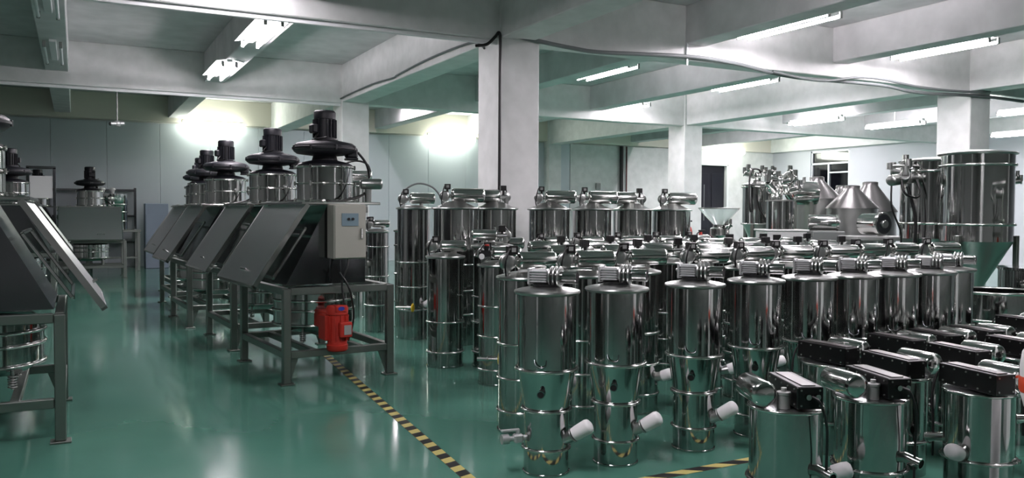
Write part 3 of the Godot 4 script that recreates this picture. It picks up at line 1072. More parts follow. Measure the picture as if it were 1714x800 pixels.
func unbalance_motor(t: Node3D) -> void:
	var st := mb()
	var c := Vector3(-0.05, -0.015, 0.68)
	lathe(st, [[0, 0.26], [0.07, 0.26], [0.082, 0.272], [0.084, 0.31], [0.076, 0.315], [0.076, 0.545], [0.084, 0.55], [0.086, 0.6], [0.078, 0.615], [0, 0.618]], 32, at(c.x, c.y, c.z))
	for k in 12:
		var a := k * TAU / 12
		box(st, Vector3(0.02, 0.2, 0.007), at(c.x + cos(a) * 0.079, 0.43, c.z + sin(a) * 0.079, -a), 0.001)
	box(st, Vector3(0.09, 0.05, 0.06), at(c.x, 0.582, c.z + 0.06), 0.006)
	var m := obj("vibration_motor", st, M["red_paint"], t)
	st = mb()
	box(st, Vector3(0.1, 0.12, 0.06), at(c.x + 0.03, 0.42, c.z + 0.09), 0.008)
	obj("terminal_box", st, M["red_paint"], m)
	st = mb()
	box(st, Vector3(0.06, 0.075, 0.004), at(c.x + 0.04, 0.42, c.z + 0.122), 0.001)
	obj("rating_plate", st, M["grey_plate"], m)
	st = mb()
	lathe(st, [[0, 0], [0.026, 0], [0.026, 0.004], [0, 0.004]], 24, Transform3D(Basis(Vector3(1, 0, 0), Vector3(0, 0, 1), Vector3(0, -0.62, 0)), Vector3(c.x, 0.585, c.z + 0.089)))
	obj("oval_badge", st, M["blue_plate"], m)
	st = mb()
	box(st, Vector3(0.05, 0.2, 0.16), at(c.x - 0.08, 0.43, c.z - 0.06), 0.008)
	box(st, Vector3(0.12, 0.14, 0.4), at(c.x, 0.47, c.z - 0.26), 0.01)
	obj("motor_bracket", st, M["red_paint"], m)
	st = mb()
	hose(st, [Vector3(c.x + 0.05, 0.62, c.z + 0.02), Vector3(c.x + 0.04, 0.78, c.z), Vector3(c.x + 0.09, 0.92, c.z + 0.0), Vector3(c.x + 0.1, 0.98, c.z - 0.03)], 0.008, 7, 5)
	obj("motor_cable", st, M["black_plastic"], m)
	st = mb()
	hose(st, [Vector3(c.x + 0.02, 0.86, c.z), Vector3(c.x + 0.1, 0.72, c.z + 0.01), Vector3(c.x + 0.15, 0.5, c.z - 0.03), Vector3(c.x + 0.14, 0.3, c.z - 0.12)], 0.008, 7, 5)
	obj("motor_cable", st, M["black_plastic"], m)

func stations() -> void:
	var p := make_station("screening station with grey control cabinet and red motor, nearest one right of the aisle")
	p.position = Vector3(1.80, 0, -7.12)
	p.rotation.y = 0.09
	p.set_meta("group", "screening stations along the aisle")
	var g := "screening stations along the aisle"
	copy(p, "screening station directly behind the cabinet one, second fan from the right", Vector3(1.73, 0, -8.93), 0.05, g)
	copy(p, "third screening station along the right side of the aisle, slanted lid and fan", Vector3(1.54, 0, -10.75), 0.05, g)
	copy(p, "fourth screening station along the right side of the aisle, fan motor mostly overlapped", Vector3(1.56, 0, -12.6), 0.04, g)
	copy(p, "farthest screening station right of the aisle, lid bright at its lower corner", Vector3(1.72, 0, -14.5), 0.04, g)
	copy(p, "nearest screening station at left, dark hood cut off by the frame", Vector3(-0.52, 0, -6.05), PI, g)
	copy(p, "left screening station farther back with dark fan at the left edge", Vector3(-0.72, 0, -13.7), PI, g)
	copy(p, "far screening station at left whose slanted lid shines white towards the aisle", Vector3(0.25, 0, -18.6), PI / 2, g)
	copy(p, "rearmost screening station, dark hood beside the one with the shining lid", Vector3(-0.62, 0, -20.55), PI, g)
	station_extras(p)
	unbalance_motor(p)

func sieve_table(x: float, z: float, label: String, sc: float, fittings: int) -> void:
	var t := thing("sieve_table", label, "sieve table", Vector3(x, 0, z), 0.0)
	var st: SurfaceTool
	for sx in [-1.0, 1.0]:
		for sz in [-1.0, 1.0]:
			st = mb()
			box(st, Vector3(0.06, 0.86, 0.06), at(sx * 0.5, 0.43, sz * 0.4), 0.004)
			obj("leg", st, M["frame_steel"], t)
	st = mb()
	box(st, Vector3(1.1, 0.05, 0.9), at(0, 0.885, 0), 0.004)
	box(st, Vector3(1.0, 0.04, 0.05), at(0, 0.3, 0.4), 0.004)
	obj("table_top", st, M["frame_steel"], t)
	st = mb()
	lathe(st, [[0.3, 0.91], [0.3, 1.45], [0.31, 1.46], [0.31, 1.5 + sc], [0, 1.52 + sc]], 36)
	var d := obj("sieve_drum", st, M["polished_steel"], t)
	for y in [1.1, 1.3, 1.47]:
		st = mb()
		ring(st, 0.31, y, 0.012, 36)
		obj("clamp_ring", st, M["bright_steel"], d)
	for k in fittings:
		st = mb()
		lathe(st, [[0, 0], [0.03, 0], [0.045, 0.06], [0.07, 0.09], [0.05, 0.12], [0, 0.13]], 14, at(-0.2 + k * 0.2, 1.51 + sc, 0.05 * (k % 2)))
		obj("white_cap", st, M["white_wrap"], d)

func far_left() -> void:
	sieve_table(-1.9, -20.9, "small sieve table at the back wall with white caps above the shining lid", 0.2, 3)
	sieve_table(0.72, -20.6, "small sieve table at the back wall, two white caps, left of the pale blue cabinet", 0.2, 2)
	sieve_table(2.62, -20.9, "small sieve table at the back wall, right of the pale blue cabinet", 0.1, 1)
	var st := mb()
	box(st, Vector3(0.5, 1.5, 0.45), at(0, 0.75, 0), 0.01)
	var c := obj("cabinet", st, M["blue_grey_sheet"])
	c.position = Vector3(1.66, 0, -21.2)
	tag(c, "pale blue upright cabinet standing against the back wall at the end of the aisle", "cabinet")
	st = mb()
	box(st, Vector3(0.46, 0.6, 0.012), at(0, 0.95, 0.23), 0.004)
	obj("cabinet_door", st, M["blue_grey_sheet"], c)
	# dark shelf board with frame, behind the shining lid
	var f := thing("steel_rack", "dark low steel rack standing along the back wall behind the shining lid", "rack", Vector3(0.3, 0, -21.56))
	st = mb()
	for y in [0.6, 1.2, 1.8]:
		box(st, Vector3(1.9, 0.05, 0.3), at(0, y, 0), 0.003)
	obj("shelf", st, M["dark_steel"], f)
	for x in [-0.93, 0.0, 0.93]:
		st = mb()
		box(st, Vector3(0.05, 1.86, 0.28), at(x, 0.93, 0), 0.003)
		obj("post", st, M["dark_steel"], f)
	# a pale board on a stand near the far left fan
	var b := thing("notice_board", "pale blank board in a dark stand, right of the far left fan", "board", Vector3(-0.55, 0, -17.3))
	st = mb()
	box(st, Vector3(0.36, 0.4, 0.02), at(0, 1.75, 0), 0.003)
	obj("board", st, M["white_sheet"], b)
	st = mb()
	for x in [-0.21, 0.21]:
		box(st, Vector3(0.05, 2.1, 0.05), at(x, 1.05, 0), 0.004)
	box(st, Vector3(0.47, 0.05, 0.05), at(0, 2.1, 0), 0.004)
	box(st, Vector3(0.5, 0.04, 0.4), at(0, 0.02, 0), 0.004)
	obj("stand", st, M["dark_steel"], b)

# ---------------------------------------------------------------- right background
func leg_set(t: Node3D, r: float, h: float, n := 4, thick := 0.045) -> void:
	for k in n:
		var a := TAU * k / n + 0.5
		var st := mb()
		box(st, Vector3(thick, h, thick), at(cos(a) * r, h * 0.5, sin(a) * r, -a), 0.004)
		obj("leg", st, M["frame_steel"], t)

func hopper_tank(x: float, z: float, r: float, y0: float, y1: float, label: String) -> Node3D:
	var t := thing("hopper_tank", label, "hopper tank", Vector3(x, 0, z))
	var st := mb()
	lathe(st, [[r, y0], [r, y1 - 0.02]], 64)
	obj("shell", st, M["polished_steel"], t)
	st = mb()
	lathe(st, [[0.07, y0 - r * 1.42], [r, y0]], 56)
	obj("hopper_cone", st, M["satin_steel"], t)
	st = mb()
	lathe(st, [[r * 0.96, y1 - 0.03], [r * 1.07, y1 - 0.022], [r * 1.09, y1 - 0.01], [r * 1.05, y1], [r * 0.4, y1 + 0.03], [0, y1 + 0.035]], 56)
	obj("lid", st, M["satin_steel"], t)
	for y in [y0 + 0.17, y1 - 0.13]:
		st = mb()
		ring(st, r + 0.012, y, 0.013, 56)
		obj("clamp_ring", st, M["bright_steel"], t)
	for k in 3:
		var a := TAU * k / 3.0 + 0.9
		st = mb()
		bar(st, Vector3(cos(a) * (r + 0.02), 0, sin(a) * (r + 0.02)), Vector3(cos(a) * (r + 0.02), y0 + 0.06, sin(a) * (r + 0.02)), 0.045, 0.045)
		obj("leg", st, M["frame_steel"], t)
	st = mb()
	rod(st, Vector3(0, 0.12, 0), Vector3(0, y0 - r * 1.4, 0), 0.08, 20)
	obj("outlet_neck", st, M["satin_steel"], t)
	return t

func pump_cluster(st: SurfaceTool, c: Vector3, s: float, sd: int) -> void:
	rng.seed = sd
	for k in 5:
		var o := c + Vector3(0, rng.randf_range(0.03, 0.11), 0) * s
		var e := o + Vector3(rng.randf_range(-0.2, 0.2), rng.randf_range(-0.02, 0.14), rng.randf_range(-0.12, 0.12)) * s
		rod(st, o, e, 0.035 * s, 12)
		ring(st, 0.04 * s, 0.0, 0.009 * s, 14, Transform3D(along(o, e).basis, e))
		rod(st, e, e + Vector3(0, 0.09 * s, 0), 0.03 * s, 12)
	lathe(st, [[0, 0], [0.06 * s, 0], [0.06 * s, 0.1 * s], [0.03 * s, 0.13 * s], [0, 0.13 * s]], 16, Transform3D(Basis.IDENTITY, c))

func right_background() -> void:
	var st: SurfaceTool
	var h1 := hopper_tank(8.2, -5.42, 0.34, 1.07, 1.97, "larger mirror-steel hopper tank before the right column, nearer of the pair")
	st = mb()
	pump_cluster(st, Vector3(0.38, 1.62, 0.08), 0.7, 5)
	obj("side_valve", st, M["satin_steel"], h1)
	var h2 := hopper_tank(8.6, -6.2, 0.34, 1.07, 1.95, "mirror-steel hopper tank half hidden behind the larger one before the right column")
	st = mb()
	pump_cluster(st, Vector3(-0.42, 1.66, 0.15), 1.1, 11)
	rod(st, Vector3(-0.75, 1.83, 0.2), Vector3(-0.15, 1.86, 0.1), 0.018, 10)
	rod(st, Vector3(-0.74, 1.8, 0.2), Vector3(-0.74, 1.87, 0.2), 0.03, 12)
	capsule(st, Vector3(-0.75, 1.68, 0.22), Vector3(-0.2, 1.73, 0.1), 0.06, 18)
	obj("valve_group", st, M["satin_steel"], h2).position = Vector3(-0.12, 0.02, -0.1)
	st = mb()
	hose(st, [Vector3(-0.6, 1.7, 0.24), Vector3(-0.6, 1.55, 0.28), Vector3(-0.45, 1.5, 0.3), Vector3(-0.32, 1.56, 0.26), Vector3(-0.3, 1.7, 0.2)], 0.014, 8, 5)
	obj("black_hose", st, M["black_plastic"], h2).position = Vector3(-0.12, 0.02, -0.1)
	st = mb()
	hose(st, [Vector3(-0.7, 1.7, 0.2), Vector3(-0.72, 1.4, 0.22), Vector3(-0.6, 1.1, 0.25), Vector3(-0.62, 0.8, 0.22)], 0.01, 7, 5)
	obj("black_hose", st, M["black_plastic"], h2).position = Vector3(-0.12, 0.02, -0.1)
	st = mb()
	hose(st, [Vector3(-0.5, 1.62, 0.24), Vector3(-0.42, 1.3, 0.28), Vector3(-0.4, 1.0, 0.27), Vector3(-0.34, 0.8, 0.26)], 0.018, 7, 5)
	obj("black_hose", st, M["black_plastic"], h2).position = Vector3(-0.12, 0.02, -0.1)
	# pair of hose-topped drums on leg stands
	for k in 2:
		var t := thing("stand_drum", ["steel drum on legs with looped black hose, left of the white-based drum", "steel drum on legs tucked just behind the looped-hose drum"][k], "drum", [Vector3(8.2, 0, -8.55), Vector3(8.62, 0, -8.75)][k], 0.3 * k)
		st = mb()
		lathe(st, [[0.185, 1.2], [0.185, 1.72]], 48)
		obj("shell", st, M["polished_steel"], t)
		st = mb()
		lathe(st, [[0.17, 1.715], [0.2, 1.72], [0.2, 1.735], [0.06, 1.78], [0, 1.78]], 40)
		obj("lid", st, M["satin_steel"], t)
		st = mb()
		lathe(st, [[0.05, 0.9], [0.185, 1.2]], 40)
		obj("hopper_cone", st, M["satin_steel"], t)
		clamp_rings(t, [[0.19, 1.2], [0.19, 1.7]])
		leg_set(t, 0.2, 1.2, 3)
		st = mb()
		pump_cluster(st, Vector3(0, 1.78, 0), 0.9, 30 + k)
		obj("valve_group", st, M["bright_steel"], t)
		st = mb()
		hose(st, [Vector3(0.05, 1.84, 0.02), Vector3(0.0, 1.93, 0.04), Vector3(-0.15, 1.92, 0.06), Vector3(-0.21, 1.75, 0.08), Vector3(-0.22, 1.45, 0.1), Vector3(-0.2, 1.36, 0.1)], 0.013, 7, 5)
		obj("looped_hose", st, M["black_plastic"], t)
		st = mb()
		hose(st, [Vector3(-0.14, 1.6, 0.14), Vector3(-0.1, 1.4, 0.17), Vector3(0.02, 1.2, 0.2), Vector3(0.06, 1.0, 0.2)], 0.01, 7, 5)
		obj("looped_hose", st, M["black_plastic"], t)
	# drum on a white control base
	var wbx := thing("control_base", "white sheet-metal control base with a small dark display under a steel drum", "control cabinet", Vector3(8.05, 0, -7.95), deg_to_rad(-25))
	st = mb()
	box(st, Vector3(0.52, 1.12, 0.42), at(0, 0.56, 0), 0.01)
	box(st, Vector3(0.56, 0.02, 0.46), at(0, 1.13, 0), 0.004)
	obj("housing", st, M["white_sheet"], wbx)
	st = mb()
	box(st, Vector3(0.1, 0.07, 0.012), at(-0.13, 1.04, 0.213), 0.003)
	obj("display", st, M["black_plastic"], wbx)
	var dd := thing("steel_drum", "straight steel drum with pipe cluster standing on the white control base", "drum", Vector3(8.03, 1.14, -7.95), -0.3)
	st = mb()
	lathe(st, [[0, 0], [0.175, 0], [0.175, 0.36]], 48)
	obj("shell", st, M["polished_steel"], dd)
	st = mb()
	lathe(st, [[0.165, 0.355], [0.19, 0.358], [0.19, 0.372], [0, 0.39]], 40)
	obj("lid", st, M["satin_steel"], dd)
	st = mb()
	pump_cluster(st, Vector3(-0.05, 0.39, 0), 1.1, 41)
	pump_cluster(st, Vector3(0.06, 0.44, 0.02), 1.1, 44)
	pump_cluster(st, Vector3(0.0, 0.54, -0.03), 1.0, 47)
	obj("valve_group", st, M["bright_steel"], dd)
	# horizontal vessel on a stand
	var hv := thing("pressure_vessel", "horizontal rounded steel vessel on a stand, right of the pipe clusters", "vessel", Vector3(8.75, 0, -8.3), deg_to_rad(-27))
	st = mb()
	lathe(st, [[0, -0.02], [0.05, 0.0], [0.15, 0.06], [0.16, 0.09], [0.16, 0.38], [0.155, 0.41], [0, 0.42]], 40, along(Vector3(-0.2, 1.62, 0), Vector3(1, 1.62, 0)))
	obj("shell", st, M["bright_steel"], hv)
	st = mb()
	for x in [-0.1, 0.12]:
		box(st, Vector3(0.05, 1.5, 0.2), at(x, 0.75, 0), 0.004)
	obj("stand", st, M["frame_steel"], hv)
	st = mb()
	rod(st, Vector3(0.05, 1.77, 0), Vector3(0.05, 1.84, 0), 0.02, 10)
	obj("top_nipple", st, M["satin_steel"], hv)
	# benches with motors
	var bn := thing("work_bench", "long grey work bench with an open shelf, behind the right end of the front row", "bench", Vector3(9.0, 0, -6.95), deg_to_rad(-27))
	st = mb()
	box(st, Vector3(1.25, 0.05, 0.6), at(0, 1.045, 0), 0.006)
	obj("bench_top", st, M["grey_plate"], bn)
	st = mb()
	box(st, Vector3(1.15, 0.03, 0.5), at(0, 0.6, 0), 0.004)
	obj("shelf", st, M["grey_sheet"], bn)
	for sx in [-1.0, 1.0]:
		for sz in [-1.0, 1.0]:
			st = mb()
			box(st, Vector3(0.05, 1.02, 0.05), at(sx * 0.58, 0.51, sz * 0.26), 0.004)
			obj("leg", st, M["frame_steel"], bn)
	for k in 2:
		var e: Array = [[Vector3(7.78, 0, -7.2), "dark grey welding unit with vent slots, standing left of the work bench"], [Vector3(8.62, 0, -7.78), "dark grey equipment crate under the lying steel cylinder"]][k]
		var b := thing("equipment_case", e[1], "equipment case", e[0], deg_to_rad(-27))
		st = mb()
		box(st, Vector3(0.42, 0.98 + 0.14 * k, 0.4), at(0, 0.49 + 0.07 * k, 0), 0.012)
		obj("housing", st, M["grey_sheet"], b)
		for j in 4:
			st = mb()
			box(st, Vector3(0.07, 0.012, 0.006), at(-0.06, 0.84 + j * 0.03, 0.202), 0.001)
			obj("vent_slot", st, M["black_plastic"], b)
		st = mb()
		box(st, Vector3(0.14, 0.1, 0.01), at(0.1, 0.88, 0.202), 0.003)
		obj("front_panel", st, M["black_plastic"], b)
	var cy := thing("steel_cylinder", "short steel cylinder lying on the dark grey equipment crate", "cylinder", Vector3(8.62, 1.13, -7.78), deg_to_rad(-27))
	st = mb()
	lathe(st, [[0, 0], [0.09, 0], [0.1, 0.01], [0.1, 0.34], [0.11, 0.345], [0.11, 0.37], [0.05, 0.375], [0, 0.375]], 36, along(Vector3(-0.2, 0.1, 0), Vector3(1, 0.1, 0.35)))
	obj("shell", st, M["bright_steel"], cy)
	st = mb()
	rod(st, Vector3(0.14, 0.1, 0.12), Vector3(0.17, 0.1, 0.13), 0.04, 16)
	obj("end_boss", st, M["satin_steel"], cy)
	var mo := thing("round_motor", "round steel motor lying on the bench, dark end facing forward", "motor", Vector3(8.62, 1.073, -7.1), deg_to_rad(20))
	st = mb()
	lathe(st, [[0, 0], [0.14, 0], [0.145, 0.01], [0.145, 0.05], [0.13, 0.055], [0.13, 0.3], [0, 0.3]], 40, along(Vector3(0, 0.147, 0.2), Vector3(0.5, 0.147, -1)))
	obj("casing", st, M["bright_steel"], mo)
	st = mb()
	lathe(st, [[0, -0.004], [0.12, -0.004], [0.12, 0.01], [0, 0.01]], 36, along(Vector3(0, 0.147, 0.2), Vector3(0.5, 0.147, -1)))
	obj("end_disc", st, M["dark_steel"], mo)
	st = mb()
	lathe(st, [[0, -0.03], [0.045, -0.03], [0.05, -0.02], [0.05, 0], [0, 0]], 24, along(Vector3(0, 0.147, 0.2), Vector3(0.5, 0.147, -1)))
	obj("hub", st, M["satin_steel"], mo)
	var mo2 := thing("round_motor", "round steel motor farther right on the bench, half turned away", "motor", Vector3(9.3, 1.079, -6.85), deg_to_rad(10))
	st = mb()
	lathe(st, [[0, 0], [0.11, 0], [0.12, 0.01], [0.12, 0.3], [0.08, 0.33], [0, 0.33]], 36, along(Vector3(-0.15, 0.122, 0.05), Vector3(1, 0.122, -0.4)))
	obj("casing", st, M["bright_steel"], mo2)
	st = mb()
	for k in 3:
		ring(st, 0.122, 0.04 + k * 0.1, 0.007, 32, along(Vector3(-0.15, 0.122, 0.05), Vector3(1, 0.122, -0.4)))
	obj("clamp_ring", st, M["satin_steel"], mo2)
	# conical hoods behind
	var hoods := [[9.55, -8.75, 0.34, 1.56, 1.85, "conical steel hood in front of the dark window, flat grey top, farthest left"], [9.35, -7.95, 0.33, 1.42, 1.70, "conical steel hood before the window, right and nearer of the pair there"], [10.7, -9.3, 0.3, 1.5, 1.76, "small dark conical hood peeking between the larger hoods"], [10.25, -8.4, 0.36, 1.38, 1.78, "conical steel hood nearest the hopper tanks, long sloped shoulder"]]
	for e in hoods:
		var t := thing("conical_hood", e[5], "steel hood", Vector3(e[0], 0, e[1]))
		st = mb()
		lathe(st, [[e[2], 0.9], [e[2], e[3]]], 40)
		obj("shell", st, M["satin_steel"], t)
		st = mb()
		lathe(st, [[e[2] * 1.04, e[3] - 0.01], [e[2] * 1.04, e[3] + 0.005], [e[2] * 0.3, e[4] - 0.03], [e[2] * 0.3, e[4] + 0.02], [e[2] * 0.24, e[4] + 0.03], [0, e[4] + 0.03]], 40)
		obj("cone_top", st, M["dull_plate"], t)
		leg_set(t, e[2] * 0.95, 0.92, 4)
	# clear funnel feeder
	var fu := thing("funnel", "clear plastic funnel on a steel neck, in front of the dark blue door", "funnel", Vector3(6.72, 0, -7.62))
	st = mb()
	lathe(st, [[0.06, 1.2], [0.23, 1.385], [0.235, 1.4], [0.228, 1.4], [0.222, 1.387], [0.052, 1.2]], 40)
	obj("cone", st, M["clear_plastic"], fu)
	st = mb()
	lathe(st, [[0.15, 0], [0.15, 0.02], [0.05, 0.06], [0.05, 1.05], [0.1, 1.08], [0.1, 1.16], [0.065, 1.18], [0.065, 1.21], [0, 1.21]], 32)
	pump_cluster(st, Vector3(0.08, 1.06, 0.02), 0.8, 61)
	obj("neck", st, M["bright_steel"], fu)
	st = mb()
	ring(st, 0.234, 1.4, 0.007, 40)
	obj("rim", st, M["satin_steel"], fu)
	# fire extinguishers by the last tall feeder
	for k in 2:
		var x := thing("fire_extinguisher", ["larger red fire extinguisher beside the rightmost tall feeder", "smaller dark red fire extinguisher close to the door side"][k], "fire extinguisher", [Vector3(6.85, 0, -8.35), Vector3(7.15, 0, -8.45)][k])
		var s: float = [1.0, 0.9][k]
		st = mb()
		lathe(st, [[0.13, 0], [0.13, 0.7], [0.1, 0.71], [0, 0.71]], 24)
		obj("plinth", st, M["grey_sheet"], x)
		st = mb()
		lathe(st, [[0, 0.71], [0.062 * s, 0.71], [0.065 * s, 0.73], [0.065 * s, 1.1 * s], [0.05 * s, 1.16 * s], [0.022, 1.19 * s], [0.022, 1.22 * s], [0, 1.22 * s]], 28)
		obj("cylinder", st, M["red_paint"], x)
		st = mb()
		box(st, Vector3(0.1, 0.02, 0.025), at(0.02, 1.24 * s, 0), 0.004)
		rod(st, Vector3(0, 1.2 * s, 0), Vector3(0, 1.24 * s, 0), 0.014, 10)
		hose(st, [Vector3(-0.02, 1.22 * s, 0), Vector3(-0.08, 1.18 * s, 0.02), Vector3(-0.09, 1.0 * s, 0.03)], 0.01, 7, 4)
		obj("valve_head", st, M["black_plastic"], x)
	# right edge: piping stand with a red valve, ring sieve
	var pv := thing("valve_stand", "pipework stand with hanging hoses and a red valve at the right edge", "valve stand", Vector3(8.22, 0, -4.5))
	st = mb()
	box(st, Vector3(0.5, 0.03, 0.4), at(0, 0.015, 0), 0.004)
	for x in [-0.2, 0.2]:
		box(st, Vector3(0.05, 1.62, 0.05), at(x, 0.81, 0), 0.004)
	box(st, Vector3(0.5, 0.03, 0.35), at(0, 1.28, 0), 0.004)
	box(st, Vector3(0.5, 0.05, 0.05), at(0, 1.13, 0), 0.004)
	obj("stand", st, M["frame_steel"], pv)
	st = mb()
	rod(st, Vector3(-0.3, 1.66, 0), Vector3(0.4, 1.68, 0), 0.025, 12)
	capsule(st, Vector3(-0.15, 1.57, 0.05), Vector3(0.3, 1.57, 0.05), 0.06, 18)
	pump_cluster(st, Vector3(-0.2, 1.45, 0.0), 0.8, 71)
	lathe(st, [[0, 1.295], [0.09, 1.295], [0.09, 1.32], [0.03, 1.33], [0.03, 1.42], [0, 1.42]], 20)
	obj("pipe", st, M["satin_steel"], pv)
	st = mb()
	hose(st, [Vector3(-0.2, 1.6, 0.06), Vector3(-0.26, 1.45, 0.1), Vector3(-0.2, 1.3, 0.12), Vector3(-0.1, 1.36, 0.12), Vector3(-0.06, 1.5, 0.1)], 0.016, 8, 5)
	obj("black_hose", st, M["black_plastic"], pv)
	st = mb()
	hose(st, [Vector3(-0.1, 1.12, 0.06), Vector3(-0.13, 0.9, 0.08), Vector3(-0.1, 0.7, 0.1)], 0.008, 6, 5)
	obj("black_hose", st, M["black_plastic"], pv)
	st = mb()
	lathe(st, [[0, 0], [0.05, 0], [0.06, 0.02], [0.06, 0.07], [0.05, 0.09], [0, 0.09]], 20, along(Vector3(0.02, 1.05, 0.1), Vector3(0.2, 1.05, 1)))
	obj("red_valve", st, M["orange_paint"], pv)
	var rs := thing("ring_sieve", "open round steel sieve ring standing right of the last front-row feeder", "sieve", Vector3(6.62, 0, -4.2))
	st = mb()
	lathe(st, [[0.3, 0.36], [0.3, 0.72], [0.29, 0.72], [0.29, 0.4], [0, 0.38]], 56)
	obj("drum", st, M["polished_steel"], rs)
	for y in [0.72, 0.5]:
		st = mb()
		ring(st, 0.308, y, 0.012, 48)
		obj("clamp_ring", st, M["bright_steel"], rs)
	leg_set(rs, 0.27, 0.37, 4)
	var rs2 := thing("ring_sieve", "second round steel sieve drum behind the open ring, below the red valve", "sieve", Vector3(7.45, 0, -4.35))
	st = mb()
	lathe(st, [[0.3, 0.36], [0.3, 0.86], [0.315, 0.865], [0.315, 0.885], [0, 0.89]], 56)
	obj("drum", st, M["polished_steel"], rs2)
	leg_set(rs2, 0.27, 0.37, 4)

func small_things() -> void:
	var st := mb()
	# floor tape: a long run up the aisle and one across
	var t1 := thing("floor_tape", "black and yellow striped tape running up the green floor from the bottom edge", "floor tape", Vector3.ZERO)
	var a := Vector3(1.70, 0.0012, -3.3)
	var b := Vector3(2.06, 0.0012, -7.75)
	tape(t1, a, b, 0.16)
	var t2 := thing("floor_tape", "black and yellow striped tape crossing the floor before the first feeders", "floor tape", Vector3.ZERO)
	tape(t2, Vector3(1.78, 0.0012, -3.36), Vector3(5.4, 0.0012, -3.46), 0.24, 0.09)
	# cables
	st = mb()
	hose(st, [Vector3(4.05, 3.23, -8.685), Vector3(4.19, 3.26, -8.685), Vector3(4.29, 3.35, -8.685), Vector3(4.345, 3.41, -8.685), Vector3(4.36, 3.3, -8.685), Vector3(4.358, 2.9, -8.69), Vector3(4.36, 2.0, -8.69), Vector3(4.356, 1.2, -8.69), Vector3(4.36, 0.02, -8.69)], 0.018, 8, 6)
	tag(obj("black_cable", st, M["black_plastic"]), "black cable running down the corner of the white main column", "cable")
	st = mb()
	hose(st, [Vector3(4.34, 3.38, -15.7), Vector3(4.355, 3.43, -14.94), Vector3(4.355, 3.44, -13.38), Vector3(4.355, 3.40, -12.35), Vector3(4.355, 3.42, -12.10), Vector3(4.355, 3.46, -10.75), Vector3(4.355, 3.43, -9.44), Vector3(4.355, 3.3, -9.1)], 0.014, 8, 5)
	tag(obj("grey_cable", st, M["grey_cable"]), "thin cable along the side of the white beam left of the main column", "cable")
	st = mb()
	hose(st, [Vector3(4.45, 3.40, -8.67), Vector3(4.84, 3.36, -8.67), Vector3(5.34, 3.32, -8.67), Vector3(5.77, 3.31, -8.67), Vector3(7.07, 3.38, -8.67), Vector3(7.88, 3.36, -8.67), Vector3(8.53, 3.29, -8.67), Vector3(9.09, 3.26, -8.67), Vector3(9.81, 3.27, -8.67), Vector3(10.82, 3.28, -8.67), Vector3(11.64, 3.23, -8.67), Vector3(13.12, 3.28, -8.67), Vector3(14.31, 3.27, -8.67)], 0.026, 8, 5)
	tag(obj("grey_cable", st, M["grey_cable"]), "long grey cable sagging along the crossbeam from the main column to the right column", "cable")
	st = mb()
	hose(st, [Vector3(8.51, 3.29, -8.60), Vector3(9.13, 3.24, -8.60), Vector3(9.60, 3.25, -8.60), Vector3(10.16, 3.34, -8.60), Vector3(10.67, 3.36, -8.60), Vector3(11.61, 3.30, -8.60), Vector3(12.63, 3.31, -8.60), Vector3(13.3, 3.36, -8.60)], 0.02, 8, 5)
	tag(obj("grey_cable", st, M["grey_cable"]), "shorter grey cable looping over the long one near the right column", "cable")
	# clips holding the cable by the secondary beam
	st = mb()
	box(st, Vector3(0.03, 0.3, 0.02), at(7.1, 3.42, -8.7), 0.003)
	tag(obj("cable_clip", st, M["lamp_white"]), "white upright clip holding the grey cable on the crossbeam", "clip")
	# dark pipes on the back wall
	st = mb()
	rod(st, Vector3(15.14, 0, -21.66), Vector3(15.14, 3.42, -21.66), 0.06, 14)
	tag(obj("wall_pipe", st, M["black_plastic"]), "black vertical pipe on the pale back wall between the columns", "pipe")
	st = mb()
	rod(st, Vector3(15.34, 0, -21.68), Vector3(15.34, 3.42, -21.68), 0.025, 10)
	tag(obj("wall_pipe", st, mat("rust_paint", Color(0.32, 0.16, 0.16), 0.6)), "thin reddish pipe beside the black pipe on the back wall", "pipe")
	# meter boxes on the back wall
	st = mb()
	box(st, Vector3(0.5, 0.9, 0.14), at(11.9, 2.85, -21.67), 0.01)
	tag(obj("meter_box", st, M["wall_panel"]), "grey meter box high on the back wall right of the main column", "meter box")
	st = mb()
	box(st, Vector3(0.16, 0.2, 0.06), at(14.3, 2.15, -21.7), 0.01)
	tag(obj("wall_switch", st, M["grey_plate"]), "small grey switch box on the back wall left of the black pipe", "switch")
	# hanging camera
	var c := thing("security_camera", "small camera hanging on a rod from the beam at left", "camera", Vector3(0.62, 2.72, -15.35))
	st = mb()
	lathe(st, [[0, 0.0], [0.045, 0.01], [0.06, 0.04], [0.06, 0.07], [0.03, 0.1], [0, 0.1]], 18)
	rod(st, Vector3(-0.1, 0.04, 0.05), Vector3(0.1, 0.06, -0.02), 0.035, 14)
	obj("camera_head", st, M["cast_aluminium"], c)
	st = mb()
	rod(st, Vector3(0, 0.09, 0), Vector3(0, 0.63, 0), 0.012, 8)
	obj("rod", st, M["grey_plate"], c)
	st = mb()
	lathe(st, [[0, 0], [0.026, 0], [0.026, 0.02], [0, 0.02]], 14, along(Vector3(-0.1, 0.04, 0.05), Vector3(-0.2, 0.03, 0.085)))
	obj("lens", st, M["black_plastic"], c)
	# spotlights
	var s := thing("flood_lamp", "small lit flood lamp on the side of the right column", "lamp", Vector3(13.6, 3.1, -9.1))
	st = mb()
	box(st, Vector3(0.1, 0.05, 0.05), at(-0.1, 0.03, 0), 0.005)
	box(st, Vector3(0.16, 0.12, 0.1), at(0.02, 0, 0), 0.02)
	obj("housing", st, M["black_plastic"], s)
	st = mb()
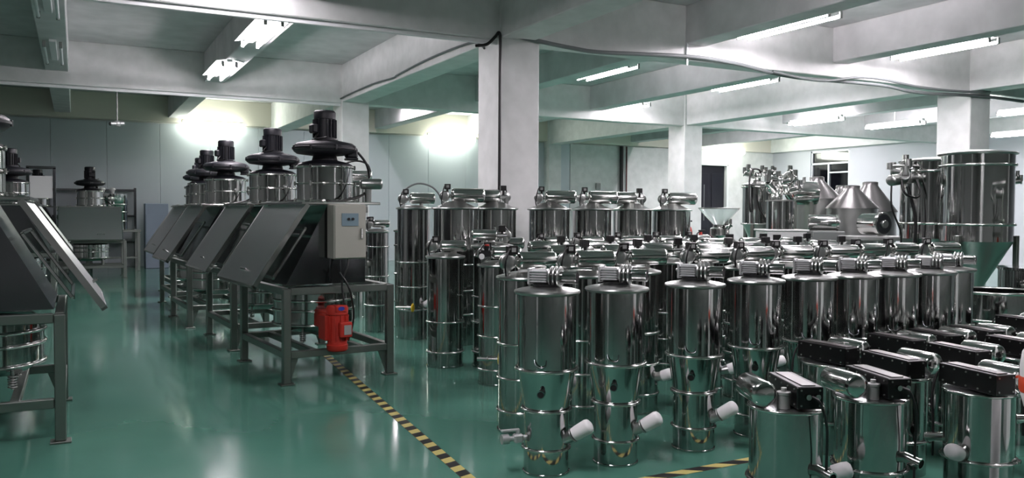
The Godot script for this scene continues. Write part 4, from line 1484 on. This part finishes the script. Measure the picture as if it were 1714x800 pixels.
	box(st, Vector3(0.13, 0.1, 0.012), at(0.01, 0, 0.055), 0.003)
	obj("lamp_glass", st, M["lamp_diffuser"], s)
	var om := OmniLight3D.new()
	om.name = "flood_light"
	om.position = Vector3(0.01, 0, 0.12)
	om.light_energy = 0.15
	om.light_size = 0.05
	om.omni_range = 30.0
	om.omni_attenuation = 2.0
	om.shadow_enabled = true
	s.add_child(om, true)
	# white canister at the lower right
	var k := thing("plastic_canister", "white rounded canister with an orange band at the right edge, below the compact feeders", "canister", Vector3(3.75, 0, -2.12))
	st = mb()
	lathe(st, [[0, 0.0], [0.09, 0.0], [0.09, 0.46], [0.085, 0.48], [0.1, 0.5], [0.115, 0.56], [0.118, 0.68], [0.11, 0.74], [0.08, 0.79], [0.04, 0.81], [0, 0.815]], 36)
	obj("bottle", st, M["white_wrap"], k)
	st = mb()
	lathe(st, [[0.1165, 0.565], [0.121, 0.575], [0.1215, 0.625], [0.119, 0.635]], 36)
	obj("orange_band", st, M["orange_paint"], k)

func tape(t: Node3D, a: Vector3, b: Vector3, step: float, lean := 0.03) -> void:
	var st := mb()
	var d := (b - a).normalized()
	var n := d.cross(Vector3.UP).normalized()
	var w := 0.034
	var l := a.distance_to(b)
	bar(st, a, b, w * 2, 0.0016)
	obj("yellow_band", st, M["tape_yellow"], t)
	var s := 0.05
	var up := Vector3.UP * 0.0013
	while s < l - 0.1:
		st = mb()
		var q := step * 0.5
		var p: Array = [a + d * s - n * w + up, a + d * (s + q) - n * w + up, a + d * (s + q + lean) + n * w + up, a + d * (s + lean) + n * w + up]
		quad(st, p[0], p[1], p[2], p[3], Vector3.UP)
		for e in 4:
			var u: Vector3 = p[e]
			var v: Vector3 = p[(e + 1) % 4]
			quad(st, u, v, v - up * 0.9, u - up * 0.9, ((u + v) * 0.5 - (p[0] + p[2]) * 0.5).normalized())
		obj("black_band", st, M["tape_black"], t)
		s += step

func _ready() -> void:
	rng.seed = 7
	camera_and_light()
	materials()
	setting()
	lamps()
	stations()
	feeders()
	compacts()
	far_left()
	right_background()
	small_things()
